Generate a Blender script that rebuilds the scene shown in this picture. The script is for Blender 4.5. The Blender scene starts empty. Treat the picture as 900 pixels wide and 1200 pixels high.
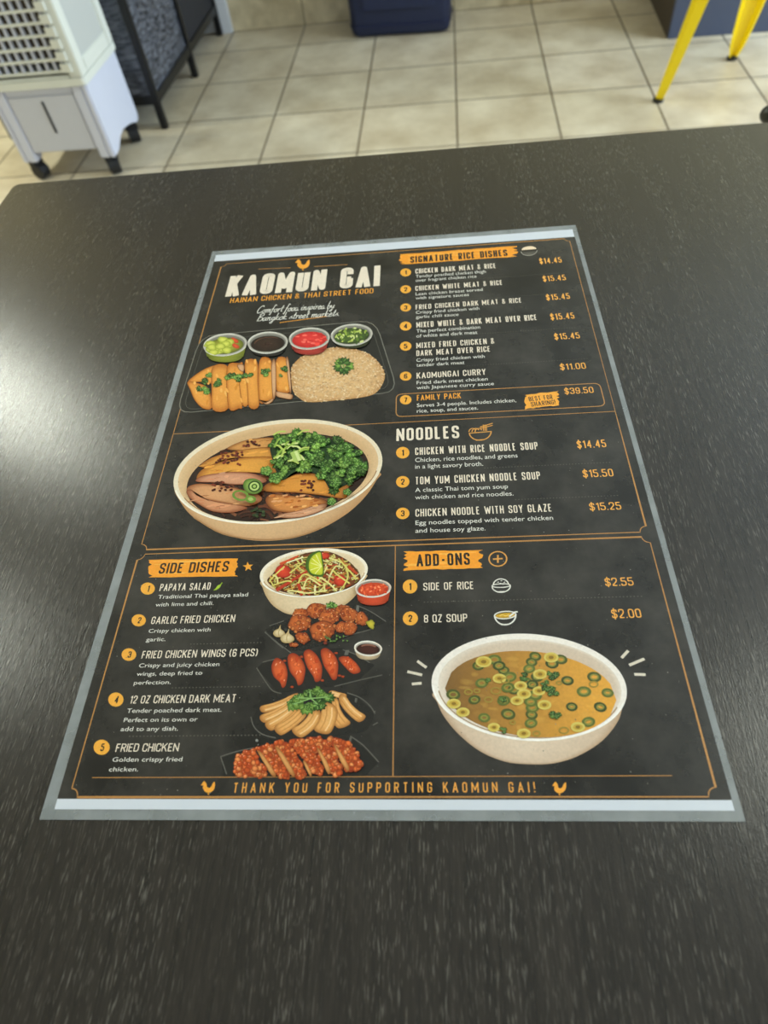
import bpy, bmesh, math, random
from mathutils import Vector, Matrix, Euler
random.seed(7)
C = bpy.context.scene.collection
PI = math.pi
R = math.radians

# ------------------------------------------------------------------ camera
FZ = 0.75                                   # table height; floor is z = 0
CAM_ROT = Euler((0.62752253, 0.09331884, 0.01917977), 'XYZ')
CAM_LOC = Vector((0.03141067, -0.26554669, 0.28757183 + FZ))
FPX = 751.93
cam = bpy.data.cameras.new('camera')
cam.sensor_width = 36.0
cam.lens = FPX / 1200 * 36.0
cam.clip_start = 0.01
cam.dof.use_dof = True
cam.dof.focus_distance = 0.36
cam.dof.aperture_fstop = cam.lens / 2.5
camo = bpy.data.objects.new('camera', cam)
camo.location = CAM_LOC
camo.rotation_euler = CAM_ROT
C.objects.link(camo)
bpy.context.scene.camera = camo

# ------------------------------------------------------------------ world, lights, exposure
sc = bpy.context.scene
sc.view_settings.view_transform = 'Standard'
sc.view_settings.look = 'None'
sc.view_settings.gamma = 1.0
sc.view_settings.use_curve_mapping = False
sc.view_settings.exposure = 0.0
w = bpy.data.worlds.new('daylight')
sc.world = w
w.use_nodes = True
bg = w.node_tree.nodes['Background']
bg.inputs[0].default_value = (0.72, 0.86, 1.0, 1)
bg.inputs[1].default_value = 0.6

YAW = -0.0345                               # the room is turned a little against the table
ORG = Vector((-0.5057, 3.0372, 0.0))        # a corner where four floor tiles meet
def room(x, y, z=0.0):
    c, s = math.cos(YAW), math.sin(YAW)
    return Vector((ORG.x + c * x - s * y, ORG.y + s * x + c * y, z))

def area(name, loc, sx, sy, power, col, rot=(0, 0, 0)):
    l = bpy.data.lights.new(name, 'AREA')
    l.shape = 'RECTANGLE'
    l.size, l.size_y = sx, sy
    l.energy = power
    l.color = col
    o = bpy.data.objects.new(name, l)
    o.location = loc
    o.rotation_euler = rot
    C.objects.link(o)
    return o
LAMPS = [(-2.42, 2.30, 0.42, 0.42, 52), (-2.35, 0.95, 0.42, 0.42, 22), (1.5, 0.4, 0.6, 0.6, 12)]
CEIL = 2.80
for (lx, ly, lsx, lsy, pw) in LAMPS:
    area('troffer_light', (lx, ly, CEIL - 0.035), lsx - .06, lsy - .06, pw, (0.96, 1.0, 0.86), (0, 0, YAW))
# daylight through the shop window at the right
area('window_light', (3.05, 1.9, 1.45), 2.0, 2.6, 200, (0.68, 0.84, 1.0), (0, R(90), 0))

# ------------------------------------------------------------------ helpers
def s2l(c):
    return c / 12.92 if c <= 0.04045 else ((c + 0.055) / 1.055) ** 2.4
def rgb(h, k=1.0):
    if isinstance(h, str):
        v = [int(h[i:i + 2], 16) / 255 for i in (0, 2, 4)]
    else:
        v = [x / 255 for x in h]
    return tuple(min(1.0, s2l(x) * k) for x in v)
def mixc(a, b, t):
    return tuple(x + (y - x) * t for x, y in zip(a, b))

def material(name):
    m = bpy.data.materials.new(name)
    m.use_nodes = True
    n = m.node_tree.nodes
    return m, n, m.node_tree.links, n['Principled BSDF']
def simple(name, col, rough=0.5, metal=0.0, noise=0.12, scale=40.0, coat=0.0, bump=0.0):
    m, n, l, p = material(name)
    tc = n.new('ShaderNodeTexCoord'); nz = n.new('ShaderNodeTexNoise')
    nz.inputs['Scale'].default_value = scale
    nz.inputs['Detail'].default_value = 4
    l.new(tc.outputs['Object'], nz.inputs['Vector'])
    mx = n.new('ShaderNodeMix'); mx.data_type = 'RGBA'
    mx.inputs[6].default_value = (*[x * (1 - noise) for x in col], 1)
    mx.inputs[7].default_value = (*[min(1, x * (1 + noise)) for x in col], 1)
    l.new(nz.outputs['Fac'], mx.inputs[0])
    l.new(mx.outputs[2], p.inputs['Base Color'])
    p.inputs['Roughness'].default_value = rough
    p.inputs['Metallic'].default_value = metal
    p.inputs['Coat Weight'].default_value = coat
    if bump:
        b = n.new('ShaderNodeBump'); b.inputs['Strength'].default_value = bump
        b.inputs['Distance'].default_value = 0.002
        l.new(nz.outputs['Fac'], b.inputs['Height']); l.new(b.outputs['Normal'], p.inputs['Normal'])
    return m

def link_mesh(name, me, mat, parent=None, smooth=False):
    o = bpy.data.objects.new(name, me)
    C.objects.link(o)
    if mat: me.materials.append(mat)
    if parent: o.parent = parent
    if smooth:
        for f in me.polygons: f.use_smooth = True
    return o
def obj(name, bm, mat, parent=None, smooth=False, bevel=0.0, seg=2):
    if bevel:
        bmesh.ops.bevel(bm, geom=[e for e in bm.edges], offset=bevel, segments=seg, affect='EDGES', clamp_overlap=True)
    bmesh.ops.recalc_face_normals(bm, faces=bm.faces[:])
    me = bpy.data.meshes.new(name)
    bm.to_mesh(me); bm.free()
    return link_mesh(name, me, mat, parent, smooth)
def tag(o, label=None, cat=None, group=None, kind=None):
    if label: o['label'] = label
    if cat: o['category'] = cat
    if group: o['group'] = group
    if kind: o['kind'] = kind
    return o
def empty(name, loc, rz=0.0):
    o = bpy.data.objects.new(name, None)
    o.empty_display_size = 0.05
    o.location = loc
    o.rotation_euler = (0, 0, rz)
    C.objects.link(o)
    return o
def box(bm, x0, x1, y0, y1, z0, z1):
    v = [bm.verts.new(p) for p in ((x0, y0, z0), (x1, y0, z0), (x1, y1, z0), (x0, y1, z0), (x0, y0, z1), (x1, y0, z1), (x1, y1, z1), (x0, y1, z1))]
    for f in ((0, 3, 2, 1), (4, 5, 6, 7), (0, 1, 5, 4), (1, 2, 6, 5), (2, 3, 7, 6), (3, 0, 4, 7)):
        bm.faces.new([v[i] for i in f])
def bar(bm, a, b, wx, wy, up=(0, 0, 1), wx2=None, wy2=None):
    a, b = Vector(a), Vector(b)
    d = (b - a).normalized()
    u = Vector(up)
    if abs(d.dot(u)) > 0.98: u = Vector((0, 1, 0))
    s = d.cross(u).normalized(); t = s.cross(d).normalized()
    wx2 = wx if wx2 is None else wx2; wy2 = wy if wy2 is None else wy2
    r = []
    for p, hx, hy in ((a, wx / 2, wy / 2), (b, wx2 / 2, wy2 / 2)):
        r.append([bm.verts.new(p + s * i * hx + t * j * hy) for i, j in ((-1, -1), (1, -1), (1, 1), (-1, 1))])
    bm.faces.new(r[0][::-1]); bm.faces.new(r[1])
    for i in range(4):
        bm.faces.new((r[0][i], r[0][(i + 1) % 4], r[1][(i + 1) % 4], r[1][i]))
def tube(bm, pts, rad, n=12, round_end=False):
    pts = [Vector(p) for p in pts]
    rings = []
    m = len(pts)
    prev = None
    rr = [rad] * m if not isinstance(rad, (list, tuple)) else list(rad)
    if round_end:
        d0 = (pts[0] - pts[1]).normalized(); d1 = (pts[-1] - pts[-2]).normalized()
        h = []; t = []
        for k in (3, 2, 1):
            a = k * PI / 7
            h.append((pts[0] + d0 * rr[0] * math.sin(a), rr[0] * math.cos(a)))
        for k in (1, 2, 3):
            a = k * PI / 7
            t.append((pts[-1] + d1 * rr[-1] * math.sin(a), rr[-1] * math.cos(a)))
        pts = [x[0] for x in h] + pts + [x[0] for x in t]
        rr = [x[1] for x in h] + rr + [x[1] for x in t]
        m = len(pts)
    for i, p in enumerate(pts):
        d = (pts[min(i + 1, m - 1)] - pts[max(i - 1, 0)]).normalized()
        if prev is None:
            u = Vector((0, 0, 1)) if abs(d.z) < 0.9 else Vector((0, 1, 0))
            s = d.cross(u).normalized()
        else:
            s = (prev - d * prev.dot(d)).normalized()
        prev = s
        t = d.cross(s)
        rings.append([bm.verts.new(p + (s * math.cos(2 * PI * k / n) + t * math.sin(2 * PI * k / n)) * rr[i]) for k in range(n)])
    for i in range(m - 1):
        for k in range(n):
            bm.faces.new((rings[i][k], rings[i][(k + 1) % n], rings[i + 1][(k + 1) % n], rings[i + 1][k]))
    bm.faces.new(rings[0][::-1]); bm.faces.new(rings[-1])
def prism(bm, pts, z0, z1):
    a = [bm.verts.new((x, y, z0)) for x, y in pts]; b = [bm.verts.new((x, y, z1)) for x, y in pts]
    bm.faces.new(a[::-1]); bm.faces.new(b)
    n = len(pts)
    for i in range(n): bm.faces.new((a[i], a[(i + 1) % n], b[(i + 1) % n], b[i]))
def rrect(x0, x1, y0, y1, r, n=5):
    out = []
    for cx, cy, a0 in ((x1 - r, y1 - r, 0), (x0 + r, y1 - r, 90), (x0 + r, y0 + r, 180), (x1 - r, y0 + r, 270)):
        for k in range(n + 1):
            a = R(a0 + 90 * k / n)
            out.append((cx + r * math.cos(a), cy + r * math.sin(a)))
    return out
B = bmesh.new

# ------------------------------------------------------------------ setting
# floor: square beige tiles with thin dark joints
m, n, l, p = material('floor_tile')
tc = n.new('ShaderNodeTexCoord')
br = n.new('ShaderNodeTexBrick')
br.offset = 0.0; br.squash = 1.0
br.inputs['Scale'].default_value = 1.0
br.inputs['Brick Width'].default_value = 0.340
br.inputs['Row Height'].default_value = 0.340
br.inputs['Mortar Size'].default_value = 0.0038
br.inputs['Mortar Smooth'].default_value = 0.25
br.inputs['Bias'].default_value = 0.0
br.inputs['Color1'].default_value = (*rgb('dad0ba'), 1)
br.inputs['Color2'].default_value = (*rgb('d0c6ae'), 1)
br.inputs['Mortar'].default_value = (*rgb('6a5e4c'), 1)
l.new(tc.outputs['Object'], br.inputs['Vector'])
nz = n.new('ShaderNodeTexNoise'); nz.inputs['Scale'].default_value = 5.0; nz.inputs['Detail'].default_value = 6; nz.inputs['Roughness'].default_value = .6
l.new(tc.outputs['Object'], nz.inputs['Vector'])
cr = n.new('ShaderNodeValToRGB')
cr.color_ramp.elements[0].position = .32; cr.color_ramp.elements[0].color = (.72, .66, .58, 1)
cr.color_ramp.elements[1].position = .68; cr.color_ramp.elements[1].color = (1.08, 1.07, 1.05, 1)
l.new(nz.outputs['Fac'], cr.inputs[0])
mu = n.new('ShaderNodeMix'); mu.data_type = 'RGBA'; mu.blend_type = 'MULTIPLY'; mu.inputs[0].default_value = 1
l.new(br.outputs['Color'], mu.inputs[6]); l.new(cr.outputs['Color'], mu.inputs[7])
l.new(mu.outputs[2], p.inputs['Base Color'])
p.inputs['Roughness'].default_value = 0.38
bp = n.new('ShaderNodeBump'); bp.inputs['Strength'].default_value = .5; bp.inputs['Distance'].default_value = .002; bp.invert = True
l.new(br.outputs['Fac'], bp.inputs['Height']); l.new(bp.outputs['Normal'], p.inputs['Normal'])
M_FLOOR = m
bm = B(); box(bm, -3.0, 3.9, -5.8, 0.246, -0.06, 0.0)
f = obj('floor', bm, M_FLOOR); f.location = ORG; f.rotation_euler = (0, 0, YAW)
tag(f, kind='structure')

# back wall: a course of tiles, painted plaster above
def wall_tile_mat():
    m, n, l, p = material('wall_tile')
    tc = n.new('ShaderNodeTexCoord')
    sp = n.new('ShaderNodeSeparateXYZ'); l.new(tc.outputs['Object'], sp.inputs[0])
    cb = n.new('ShaderNodeCombineXYZ'); l.new(sp.outputs['X'], cb.inputs[0]); l.new(sp.outputs['Z'], cb.inputs[1])
    br = n.new('ShaderNodeTexBrick'); br.offset = 0
    br.inputs['Scale'].default_value = 1
    br.inputs['Brick Width'].default_value = .34; br.inputs['Row Height'].default_value = .34
    br.inputs['Mortar Size'].default_value = .003
    br.inputs['Color1'].default_value = (*rgb('e0d4b6'), 1); br.inputs['Color2'].default_value = (*rgb('dacdac'), 1)
    br.inputs['Mortar'].default_value = (*rgb('8f8266'), 1)
    l.new(cb.outputs[0], br.inputs['Vector'])
    nz = n.new('ShaderNodeTexNoise'); nz.inputs['Scale'].default_value = 14; nz.inputs['Detail'].default_value = 8
    l.new(tc.outputs['Object'], nz.inputs['Vector'])
    cr = n.new('ShaderNodeValToRGB')
    cr.color_ramp.elements[0].position = .3; cr.color_ramp.elements[0].color = (.68, .64, .56, 1)
    cr.color_ramp.elements[1].position = .7; cr.color_ramp.elements[1].color = (1.1, 1.09, 1.07, 1)
    l.new(nz.outputs['Fac'], cr.inputs[0])
    mu = n.new('ShaderNodeMix'); mu.data_type = 'RGBA'; mu.blend_type = 'MULTIPLY'; mu.inputs[0].default_value = 1
    l.new(br.outputs['Color'], mu.inputs[6]); l.new(cr.outputs['Color'], mu.inputs[7])
    l.new(mu.outputs[2], p.inputs['Base Color']); p.inputs['Roughness'].default_value = .4
    return m
M_WTILE = wall_tile_mat()
M_PAINT = simple('wall_paint', rgb('b9ab84'), .7, noise=.04, scale=6)
M_CEIL = simple('ceiling_tile', rgb('d9d6cc'), .9, noise=.05, scale=60)
M_WHITE = simple('white_paint', rgb('dfe3ea'), .45, noise=.03)
bm = B(); box(bm, -3.0, 3.9, 0.246, 0.36, 0.68, CEIL)
f = obj('wall_back', bm, M_PAINT); f.location = ORG; f.rotation_euler = (0, 0, YAW); tag(f, kind='structure')
bm = B(); box(bm, -0.34, 3.9, 0.236, 0.246, 0.0, 0.68)
f = obj('baseboard_back', bm, M_WTILE); f.location = ORG; f.rotation_euler = (0, 0, YAW); tag(f, kind='structure')
bm = B(); box(bm, -3.0, -0.34, 0.246, 0.36, 0.0, 0.68); box(bm, -0.34, 3.9, 0.246, 0.36, 0.0, 0.68)
f = obj('wall_lower_back', bm, M_PAINT); f.location = ORG; f.rotation_euler = (0, 0, YAW); f.name = 'wall_back_lower'; tag(f, kind='structure')
bm = B(); box(bm, -3.1, -3.0, -5.8, 0.36, 0, CEIL)
f = obj('wall_left', bm, M_PAINT); f.location = ORG; f.rotation_euler = (0, 0, YAW); tag(f, kind='structure')
bm = B(); box(bm, -3.1, 3.9, -5.8, 0.36, CEIL, CEIL + .1)
f = obj('ceiling', bm, M_CEIL); f.location = ORG; f.rotation_euler = (0, 0, YAW); tag(f, kind='structure')
# white door with its frame behind the rack
d = empty('door_1', room(-0.34, 0.246), YAW); tag(d, kind='structure')
bm = B(); box(bm, -0.068, 0.0, -0.024, 0.0, 0.0, 2.12); box(bm, -1.0, -0.93, -0.024, 0.0, 0.0, 2.12); box(bm, -0.93, -0.068, -0.024, 0.0, 2.05, 2.12)
obj('door_frame', bm, M_WHITE, d, bevel=.003)
bm = B(); box(bm, -0.928, -0.07, -0.012, 0.0, 0.004, 2.048)
obj('door_panel', bm, M_WHITE, d, bevel=.002)
# ceiling lamps
M_DIFF, n, l, p = material('lamp_diffuser')
p.inputs['Base Color'].default_value = (.8, .8, .78, 1); p.inputs['Roughness'].default_value = .6
for i, (lx, ly, lsx, lsy, pw) in enumerate(LAMPS):
    t = empty('ceiling_light', (lx, ly, CEIL), YAW)
    tag(t, ['flat white ceiling light above the far left corner', 'flat white ceiling light above the near left side', 'flat white ceiling light above the right side'][i], 'ceiling light', 'flat ceiling lights')
    bm = B()
    a, b = lsx / 2, lsy / 2
    box(bm, -a, a, -b, -b + .03, -.05, 0); box(bm, -a, a, b - .03, b, -.05, 0); box(bm, -a, -a + .03, -b + .03, b - .03, -.05, 0); box(bm, a - .03, a, -b + .03, b - .03, -.05, 0)
    obj('frame', bm, M_WHITE, t)
    bm = B(); box(bm, -a + .03, a - .03, -b + .03, b - .03, -.02, -.012)
    obj('diffuser', bm, M_DIFF, t)

# ------------------------------------------------------------------ dining table
def table_mat():
    m, n, l, p = material('dark_wood_laminate')
    tc = n.new('ShaderNodeTexCoord')
    def noise(sx, sy, scale, detail=2, rough=.5, dist=0.0):
        mp = n.new('ShaderNodeMapping'); mp.inputs['Scale'].default_value = (sx, sy, 1)
        l.new(tc.outputs['Object'], mp.inputs['Vector'])
        z = n.new('ShaderNodeTexNoise'); z.inputs['Scale'].default_value = scale; z.inputs['Detail'].default_value = detail
        z.inputs['Roughness'].default_value = rough; z.inputs['Distortion'].default_value = dist
        l.new(mp.outputs[0], z.inputs['Vector'])
        return z
    def ramp(src, a, b, ca=(0, 0, 0, 1), cb=(1, 1, 1, 1)):
        r = n.new('ShaderNodeValToRGB')
        r.color_ramp.elements[0].position = a; r.color_ramp.elements[0].color = ca
        r.color_ramp.elements[1].position = b; r.color_ramp.elements[1].color = cb
        l.new(src, r.inputs[0]); return r
    flecks = noise(1450, 150, 1.0, 2, .55)          # short pores along the grain
    zone = noise(55, 6, 1.0, 3, .6, .4)            # bands of denser grain
    broad = noise(500, 26, 1.0, 4, .65, .3)
    fine = noise(2200, 700, 1.0, 2)
    fr = ramp(flecks.outputs['Fac'], .56, .80)
    zr = ramp(zone.outputs['Fac'], .36, .66, (.12, .12, .12, 1))
    m1 = n.new('ShaderNodeMath'); m1.operation = 'MULTIPLY'
    l.new(fr.outputs[0], m1.inputs[0]); l.new(zr.outputs[0], m1.inputs[1])
    base = ramp(broad.outputs['Fac'], .3, .7, (*rgb('1e1b18'), 1), (*rgb('332e29'), 1))
    mx = n.new('ShaderNodeMix'); mx.data_type = 'RGBA'
    l.new(m1.outputs[0], mx.inputs[0]); l.new(base.outputs[0], mx.inputs[6])
    mx.inputs[7].default_value = (*rgb('79756c'), 1)
    l.new(mx.outputs[2], p.inputs['Base Color'])
    p.inputs['Roughness'].default_value = 0.235
    p.inputs['Specular IOR Level'].default_value = .5
    ad = n.new('ShaderNodeMath'); ad.operation = 'ADD'
    l.new(flecks.outputs['Fac'], ad.inputs[0]); l.new(fine.outputs['Fac'], ad.inputs[1])
    b = n.new('ShaderNodeBump'); b.inputs['Strength'].default_value = .22; b.inputs['Distance'].default_value = .0003
    l.new(ad.outputs[0], b.inputs['Height']); l.new(b.outputs['Normal'], p.inputs['Normal'])
    return m
M_TABLE = table_mat()
M_BLACK = simple('black_metal', rgb('1a1b1d'), .4, 0.3, noise=.1)
TYAW = -0.012
t = empty('dining_table', (0, 0, 0), TYAW)
tag(t, 'dark brown wood grain table filling the view under the menu', 'table')
TX0, TX1, TY0, TY1 = -0.3782, 0.43, -0.42, 0.3562
bm = B(); prism(bm, rrect(TX0, TX1, TY0, TY1, .007), FZ - .03, FZ)
obj('tabletop', bm, M_TABLE, t)
bm = B(); box(bm, -.04, .10, -.10, .04, .03, FZ - .04)
obj('pedestal', bm, M_BLACK, t, bevel=.006)
bm = B(); box(bm, -.24, .30, -.30, .24, FZ - .042, FZ - .0301)
obj('mounting_plate', bm, M_BLACK, t)
bm = B(); box(bm, -.25, .31, -.31, .25, 0.0, .03)
obj('base', bm, M_BLACK, t, bevel=.008)

# ------------------------------------------------------------------ the printed, laminated menu
# sheet coordinates: metres, origin at the sheet's centre, x right, y away, z up from the table top
CM = CAM_ROT.to_matrix()
def S(u, v):
    """point of the sheet that the photograph shows at (u, v) of 900 x 1200"""
    d = CM @ Vector(((u - 450) / FPX, -(v - 600) / FPX, -1))
    k = (FZ - CAM_LOC.z) / d.z
    q = CAM_LOC + d * k
    return q.x, q.y
class Crop:                                 # reading frame of one enlarged piece of the photograph
    def __init__(s, x0, y0, sc): s.a = (x0, y0, sc)
    def __call__(s, x, y): return S(s.a[0] + x / s.a[2], s.a[1] + y / s.a[2])
    def px(s, x, y): return (s.a[0] + x / s.a[2], s.a[1] + y / s.a[2])

INK = 1.07                                  # print reflectance for a photographed value
def ink(h, k=1.0): return rgb(h, INK * k)

def gloss_bump(n, l, p):
    tc = n.new('ShaderNodeTexCoord')
    nz = n.new('ShaderNodeTexNoise'); nz.inputs['Scale'].default_value = 22; nz.inputs['Detail'].default_value = 1
    l.new(tc.outputs['Object'], nz.inputs['Vector'])
    b = n.new('ShaderNodeBump'); b.inputs['Strength'].default_value = .25; b.inputs['Distance'].default_value = .002
    l.new(nz.outputs['Fac'], b.inputs['Height'])
    l.new(b.outputs['Normal'], p.inputs['Normal'])
    return tc
def ink_mat():
    m, n, l, p = material('printed_ink_under_film')
    at = n.new('ShaderNodeAttribute'); at.attribute_name = 'Col'
    tc = gloss_bump(n, l, p)
    nz = n.new('ShaderNodeTexNoise'); nz.inputs['Scale'].default_value = 900; nz.inputs['Detail'].default_value = 2
    l.new(tc.outputs['Object'], nz.inputs['Vector'])
    r = n.new('ShaderNodeMapRange'); r.inputs[1].default_value = .3; r.inputs[2].default_value = .7; r.inputs[3].default_value = .94; r.inputs[4].default_value = 1.06
    l.new(nz.outputs['Fac'], r.inputs[0])
    mu = n.new('ShaderNodeVectorMath'); mu.operation = 'SCALE'
    l.new(at.outputs['Color'], mu.inputs[0]); l.new(r.outputs[0], mu.inputs['Scale'])
    l.new(mu.outputs[0], p.inputs['Base Color'])
    p.inputs['Roughness'].default_value = .24
    return m
M_INK = ink_mat()
def board_mat():
    m, n, l, p = material('printed_chalkboard')
    tc = gloss_bump(n, l, p)
    nz = n.new('ShaderNodeTexNoise'); nz.inputs['Scale'].default_value = 24; nz.inputs['Detail'].default_value = 8; nz.inputs['Roughness'].default_value = .62
    l.new(tc.outputs['Object'], nz.inputs['Vector'])
    r = n.new('ShaderNodeValToRGB')
    r.color_ramp.elements[0].position = .36; r.color_ramp.elements[0].color = (*rgb('131210'), 1)
    r.color_ramp.elements[1].position = .72; r.color_ramp.elements[1].color = (*rgb('423f3a'), 1)
    l.new(nz.outputs['Fac'], r.inputs[0])
    l.new(r.outputs[0], p.inputs['Base Color'])
    p.inputs['Roughness'].default_value = .24
    return m
M_BOARD = board_mat()
M_PAPER, n, l, p = material('white_paper_under_film')
gloss_bump(n, l, p)
p.inputs['Base Color'].default_value = (*rgb('d6dbe4'), 1); p.inputs['Roughness'].default_value = .3
def film_mat():
    m, n, l, p = material('milky_clear_film')
    p.inputs['Base Color'].default_value = (.49, .515, .52, 1)
    p.inputs['Roughness'].default_value = .28
    nz = n.new('ShaderNodeTexNoise'); nz.inputs['Scale'].default_value = 60; nz.inputs['Detail'].default_value = 6
    tc = n.new('ShaderNodeTexCoord'); l.new(tc.outputs['Object'], nz.inputs['Vector'])
    r = n.new('ShaderNodeMapRange'); r.inputs[1].default_value = .3; r.inputs[2].default_value = .7; r.inputs[3].default_value = .30; r.inputs[4].default_value = .48
    l.new(nz.outputs['Fac'], r.inputs[0])
    tr = n.new('ShaderNodeBsdfTransparent'); tr.inputs[0].default_value = (.93, .95, .94, 1)
    mx = n.new('ShaderNodeMixShader')
    l.new(r.outputs[0], mx.inputs[0]); l.new(tr.outputs[0], mx.inputs[1]); l.new(p.outputs[0], mx.inputs[2])
    l.new(mx.outputs[0], n['Material Output'].inputs['Surface'])
    return m
M_FILM = film_mat()

menu = empty('menu', (0, 0, FZ))
tag(menu, 'laminated black restaurant menu with orange headings lying flat on the dark table', 'menu')
OUT = [S(46.7, 960.7), S(873.3, 963.1), S(674.4, 264.2), S(249.2, 295.3)]
PAP = [S(64.4, 948.6), S(860.4, 950.4), S(670.7, 269.4), S(253.3, 299.6)]
PRN = [S(67.7, 936.4), S(857.3, 937.9), S(673.5, 278.1), S(251.1, 307.1)]
# film margin: a thin slab ring
bm = B()
z0, z1 = .00005, .0005
ring = [[bm.verts.new((*q, z)) for q in lp] for lp, z in ((OUT, z0), (OUT, z1), (PAP, z1), (PAP, z0))]
for a in range(4):
    for i in range(4):
        j = (i + 1) % 4; b_ = (a + 1) % 4
        bm.faces.new((ring[a][i], ring[a][j], ring[b_][j], ring[b_][i]))
tag(obj('laminate_margin', bm, M_FILM, menu), 'clear milky laminate margin round the sheet')
bm = B(); prism(bm, PAP, .0001, .0005)
tag(obj('paper_sheet', bm, M_PAPER, menu), 'white paper showing above and below the print')
bm = B(); prism(bm, PRN, .0005, .00053)
tag(obj('printed_ground', bm, M_BOARD, menu), 'printed chalkboard black ground')

Z_LINE, Z_TEXT, Z_ART, Z_OVER = .00056, .00058, .00060, .00100
class Art:
    """flat printed shapes: polygons with a colour at each corner, every polygon a hair above the one before"""
    top = 0.0
    def __init__(s, z, dz=1.2e-6, pile=False):
        s.v = []; s.f = []; s.c = []; s.k = 0; s.dz = dz; s.pile = pile
        s.z = Art.top + 4e-6 if pile else z
    def zz(s):
        s.k += 1
        return s.z + s.k * s.dz
    def flat(s, pts, col, z=None):
        z = s.zz() if z is None else z
        b = len(s.v); s.v += [(x, y, z) for x, y in pts]
        s.f.append(tuple(range(b, b + len(pts)))); s.c.append([col] * len(pts) if isinstance(col[0], float) or not isinstance(col[0], (tuple, list)) else col)
    def puff(s, pts, c_in, c_out, ctr=None, mid=.6, c_mid=None):
        """shape shaded from its middle to its edge"""
        z = s.zz(); n_ = len(pts)
        if ctr is None: ctr = (sum(q[0] for q in pts) / n_, sum(q[1] for q in pts) / n_)
        c_mid = c_mid or mixc(c_in, c_out, .35)
        b = len(s.v)
        s.v.append((*ctr, z))
        s.v += [(ctr[0] + (x - ctr[0]) * mid, ctr[1] + (y - ctr[1]) * mid, z) for x, y in pts]
        s.v += [(x, y, z) for x, y in pts]
        for i in range(n_):
            j = (i + 1) % n_
            s.f.append((b, b + 1 + i, b + 1 + j)); s.c.append([c_in, c_mid, c_mid])
            s.f.append((b + 1 + i, b + 1 + n_ + i, b + 1 + n_ + j, b + 1 + j)); s.c.append([c_mid, c_out, c_out, c_mid])
    def stroke(s, pts, wd, col, closed=False, z=None, c2=None):
        z = s.zz() if z is None else z
        n_ = len(pts)
        L, Rr = [], []
        for i in range(n_):
            if closed: a, b = pts[i - 1], pts[(i + 1) % n_]
            else: a, b = pts[max(i - 1, 0)], pts[min(i + 1, n_ - 1)]
            dx, dy = b[0] - a[0], b[1] - a[1]; d = math.hypot(dx, dy) or 1
            k = 1.0
            if 0 < i < n_ - 1 or closed:
                p0 = pts[i - 1]; ex, ey = pts[i][0] - p0[0], pts[i][1] - p0[1]; e = math.hypot(ex, ey) or 1
                cs = (ex * dx + ey * dy) / (e * d); k = 1 / max(.5, abs(cs))
            h = wd / 2 * k if not isinstance(wd, (list, tuple)) else wd[i] / 2
            L.append((pts[i][0] - dy / d * h, pts[i][1] + dx / d * h)); Rr.append((pts[i][0] + dy / d * h, pts[i][1] - dx / d * h))
        b = len(s.v); s.v += [(x, y, z) for x, y in L] + [(x, y, z) for x, y in Rr]
        for i in range(n_ if closed else n_ - 1):
            j = (i + 1) % n_
            s.f.append((b + i, b + n_ + i, b + n_ + j, b + j)); s.c.append([col, c2 or col, c2 or col, col])
    def build(s, name, parent, label=None):
        Art.top = max(Art.top, max(q[2] for q in s.v)) if s.pile else max(q[2] for q in s.v)
        me = bpy.data.meshes.new(name)
        me.from_pydata(s.v, [], s.f)
        at = me.color_attributes.new('Col', 'FLOAT_COLOR', 'CORNER')
        buf = []
        for c in s.c:
            for q in c: buf += [q[0], q[1], q[2], 1.0]
        at.data.foreach_set('color', buf)
        bm = bmesh.new(); bm.from_mesh(me)
        for f in bm.faces:
            if f.normal.z < 0: f.normal_flip()
        bm.to_mesh(me); bm.free()
        o = link_mesh(name, me, M_INK, parent)
        if label: o['label'] = label
        return o

# ---- curves and shapes, worked out in a Crop's own units
def spline(pts, closed=True, k=5):
    out = []; n_ = len(pts)
    for i in range(n_ if closed else n_ - 1):
        g = lambda q: pts[q % n_] if closed else pts[min(max(q, 0), n_ - 1)]
        p0, p1, p2, p3 = g(i - 1), g(i), g(i + 1), g(i + 2)
        for t in range(k):
            t /= k
            out.append(tuple(.5 * (2 * b + (c - a) * t + (2 * a - 5 * b + 4 * c - d_) * t * t + (3 * b - a - 3 * c + d_) * t ** 3) for a, b, c, d_ in zip(p0, p1, p2, p3)))
    if not closed: out.append(pts[-1])
    return out
def ell(cx, cy, rx, ry, rot=0, n_=40, a0=0, a1=360):
    c, s_ = math.cos(R(rot)), math.sin(R(rot))
    out = []
    cnt = n_ if a1 - a0 >= 360 else n_ + 1
    for i in range(cnt):
        a = R(a0 + (a1 - a0) * i / n_)
        x, y = rx * math.cos(a), ry * math.sin(a)
        out.append((cx + x * c - y * s_, cy + x * s_ + y * c))
    return out
def lump(cx, cy, rx, ry, rot=0, n_=16, j=.12):
    ph = [random.uniform(0, 6.28) for _ in range(3)]
    c, s_ = math.cos(R(rot)), math.sin(R(rot))
    out = []
    for i in range(n_):
        a = 2 * PI * i / n_
        r = 1 + j * (math.sin(2 * a + ph[0]) * .5 + math.sin(3 * a + ph[1]) * .5 + math.sin(5 * a + ph[2]) * .4)
        x, y = rx * r * math.cos(a), ry * r * math.sin(a)
        out.append((cx + x * c - y * s_, cy + x * s_ + y * c))
    return out
def inside(pt, poly):
    x, y = pt; r = False; j = len(poly) - 1
    for i in range(len(poly)):
        xi, yi = poly[i]; xj, yj = poly[j]
        if (yi > y) != (yj > y) and x < (xj - xi) * (y - yi) / (yj - yi) + xi: r = not r
        j = i
    return r
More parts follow.
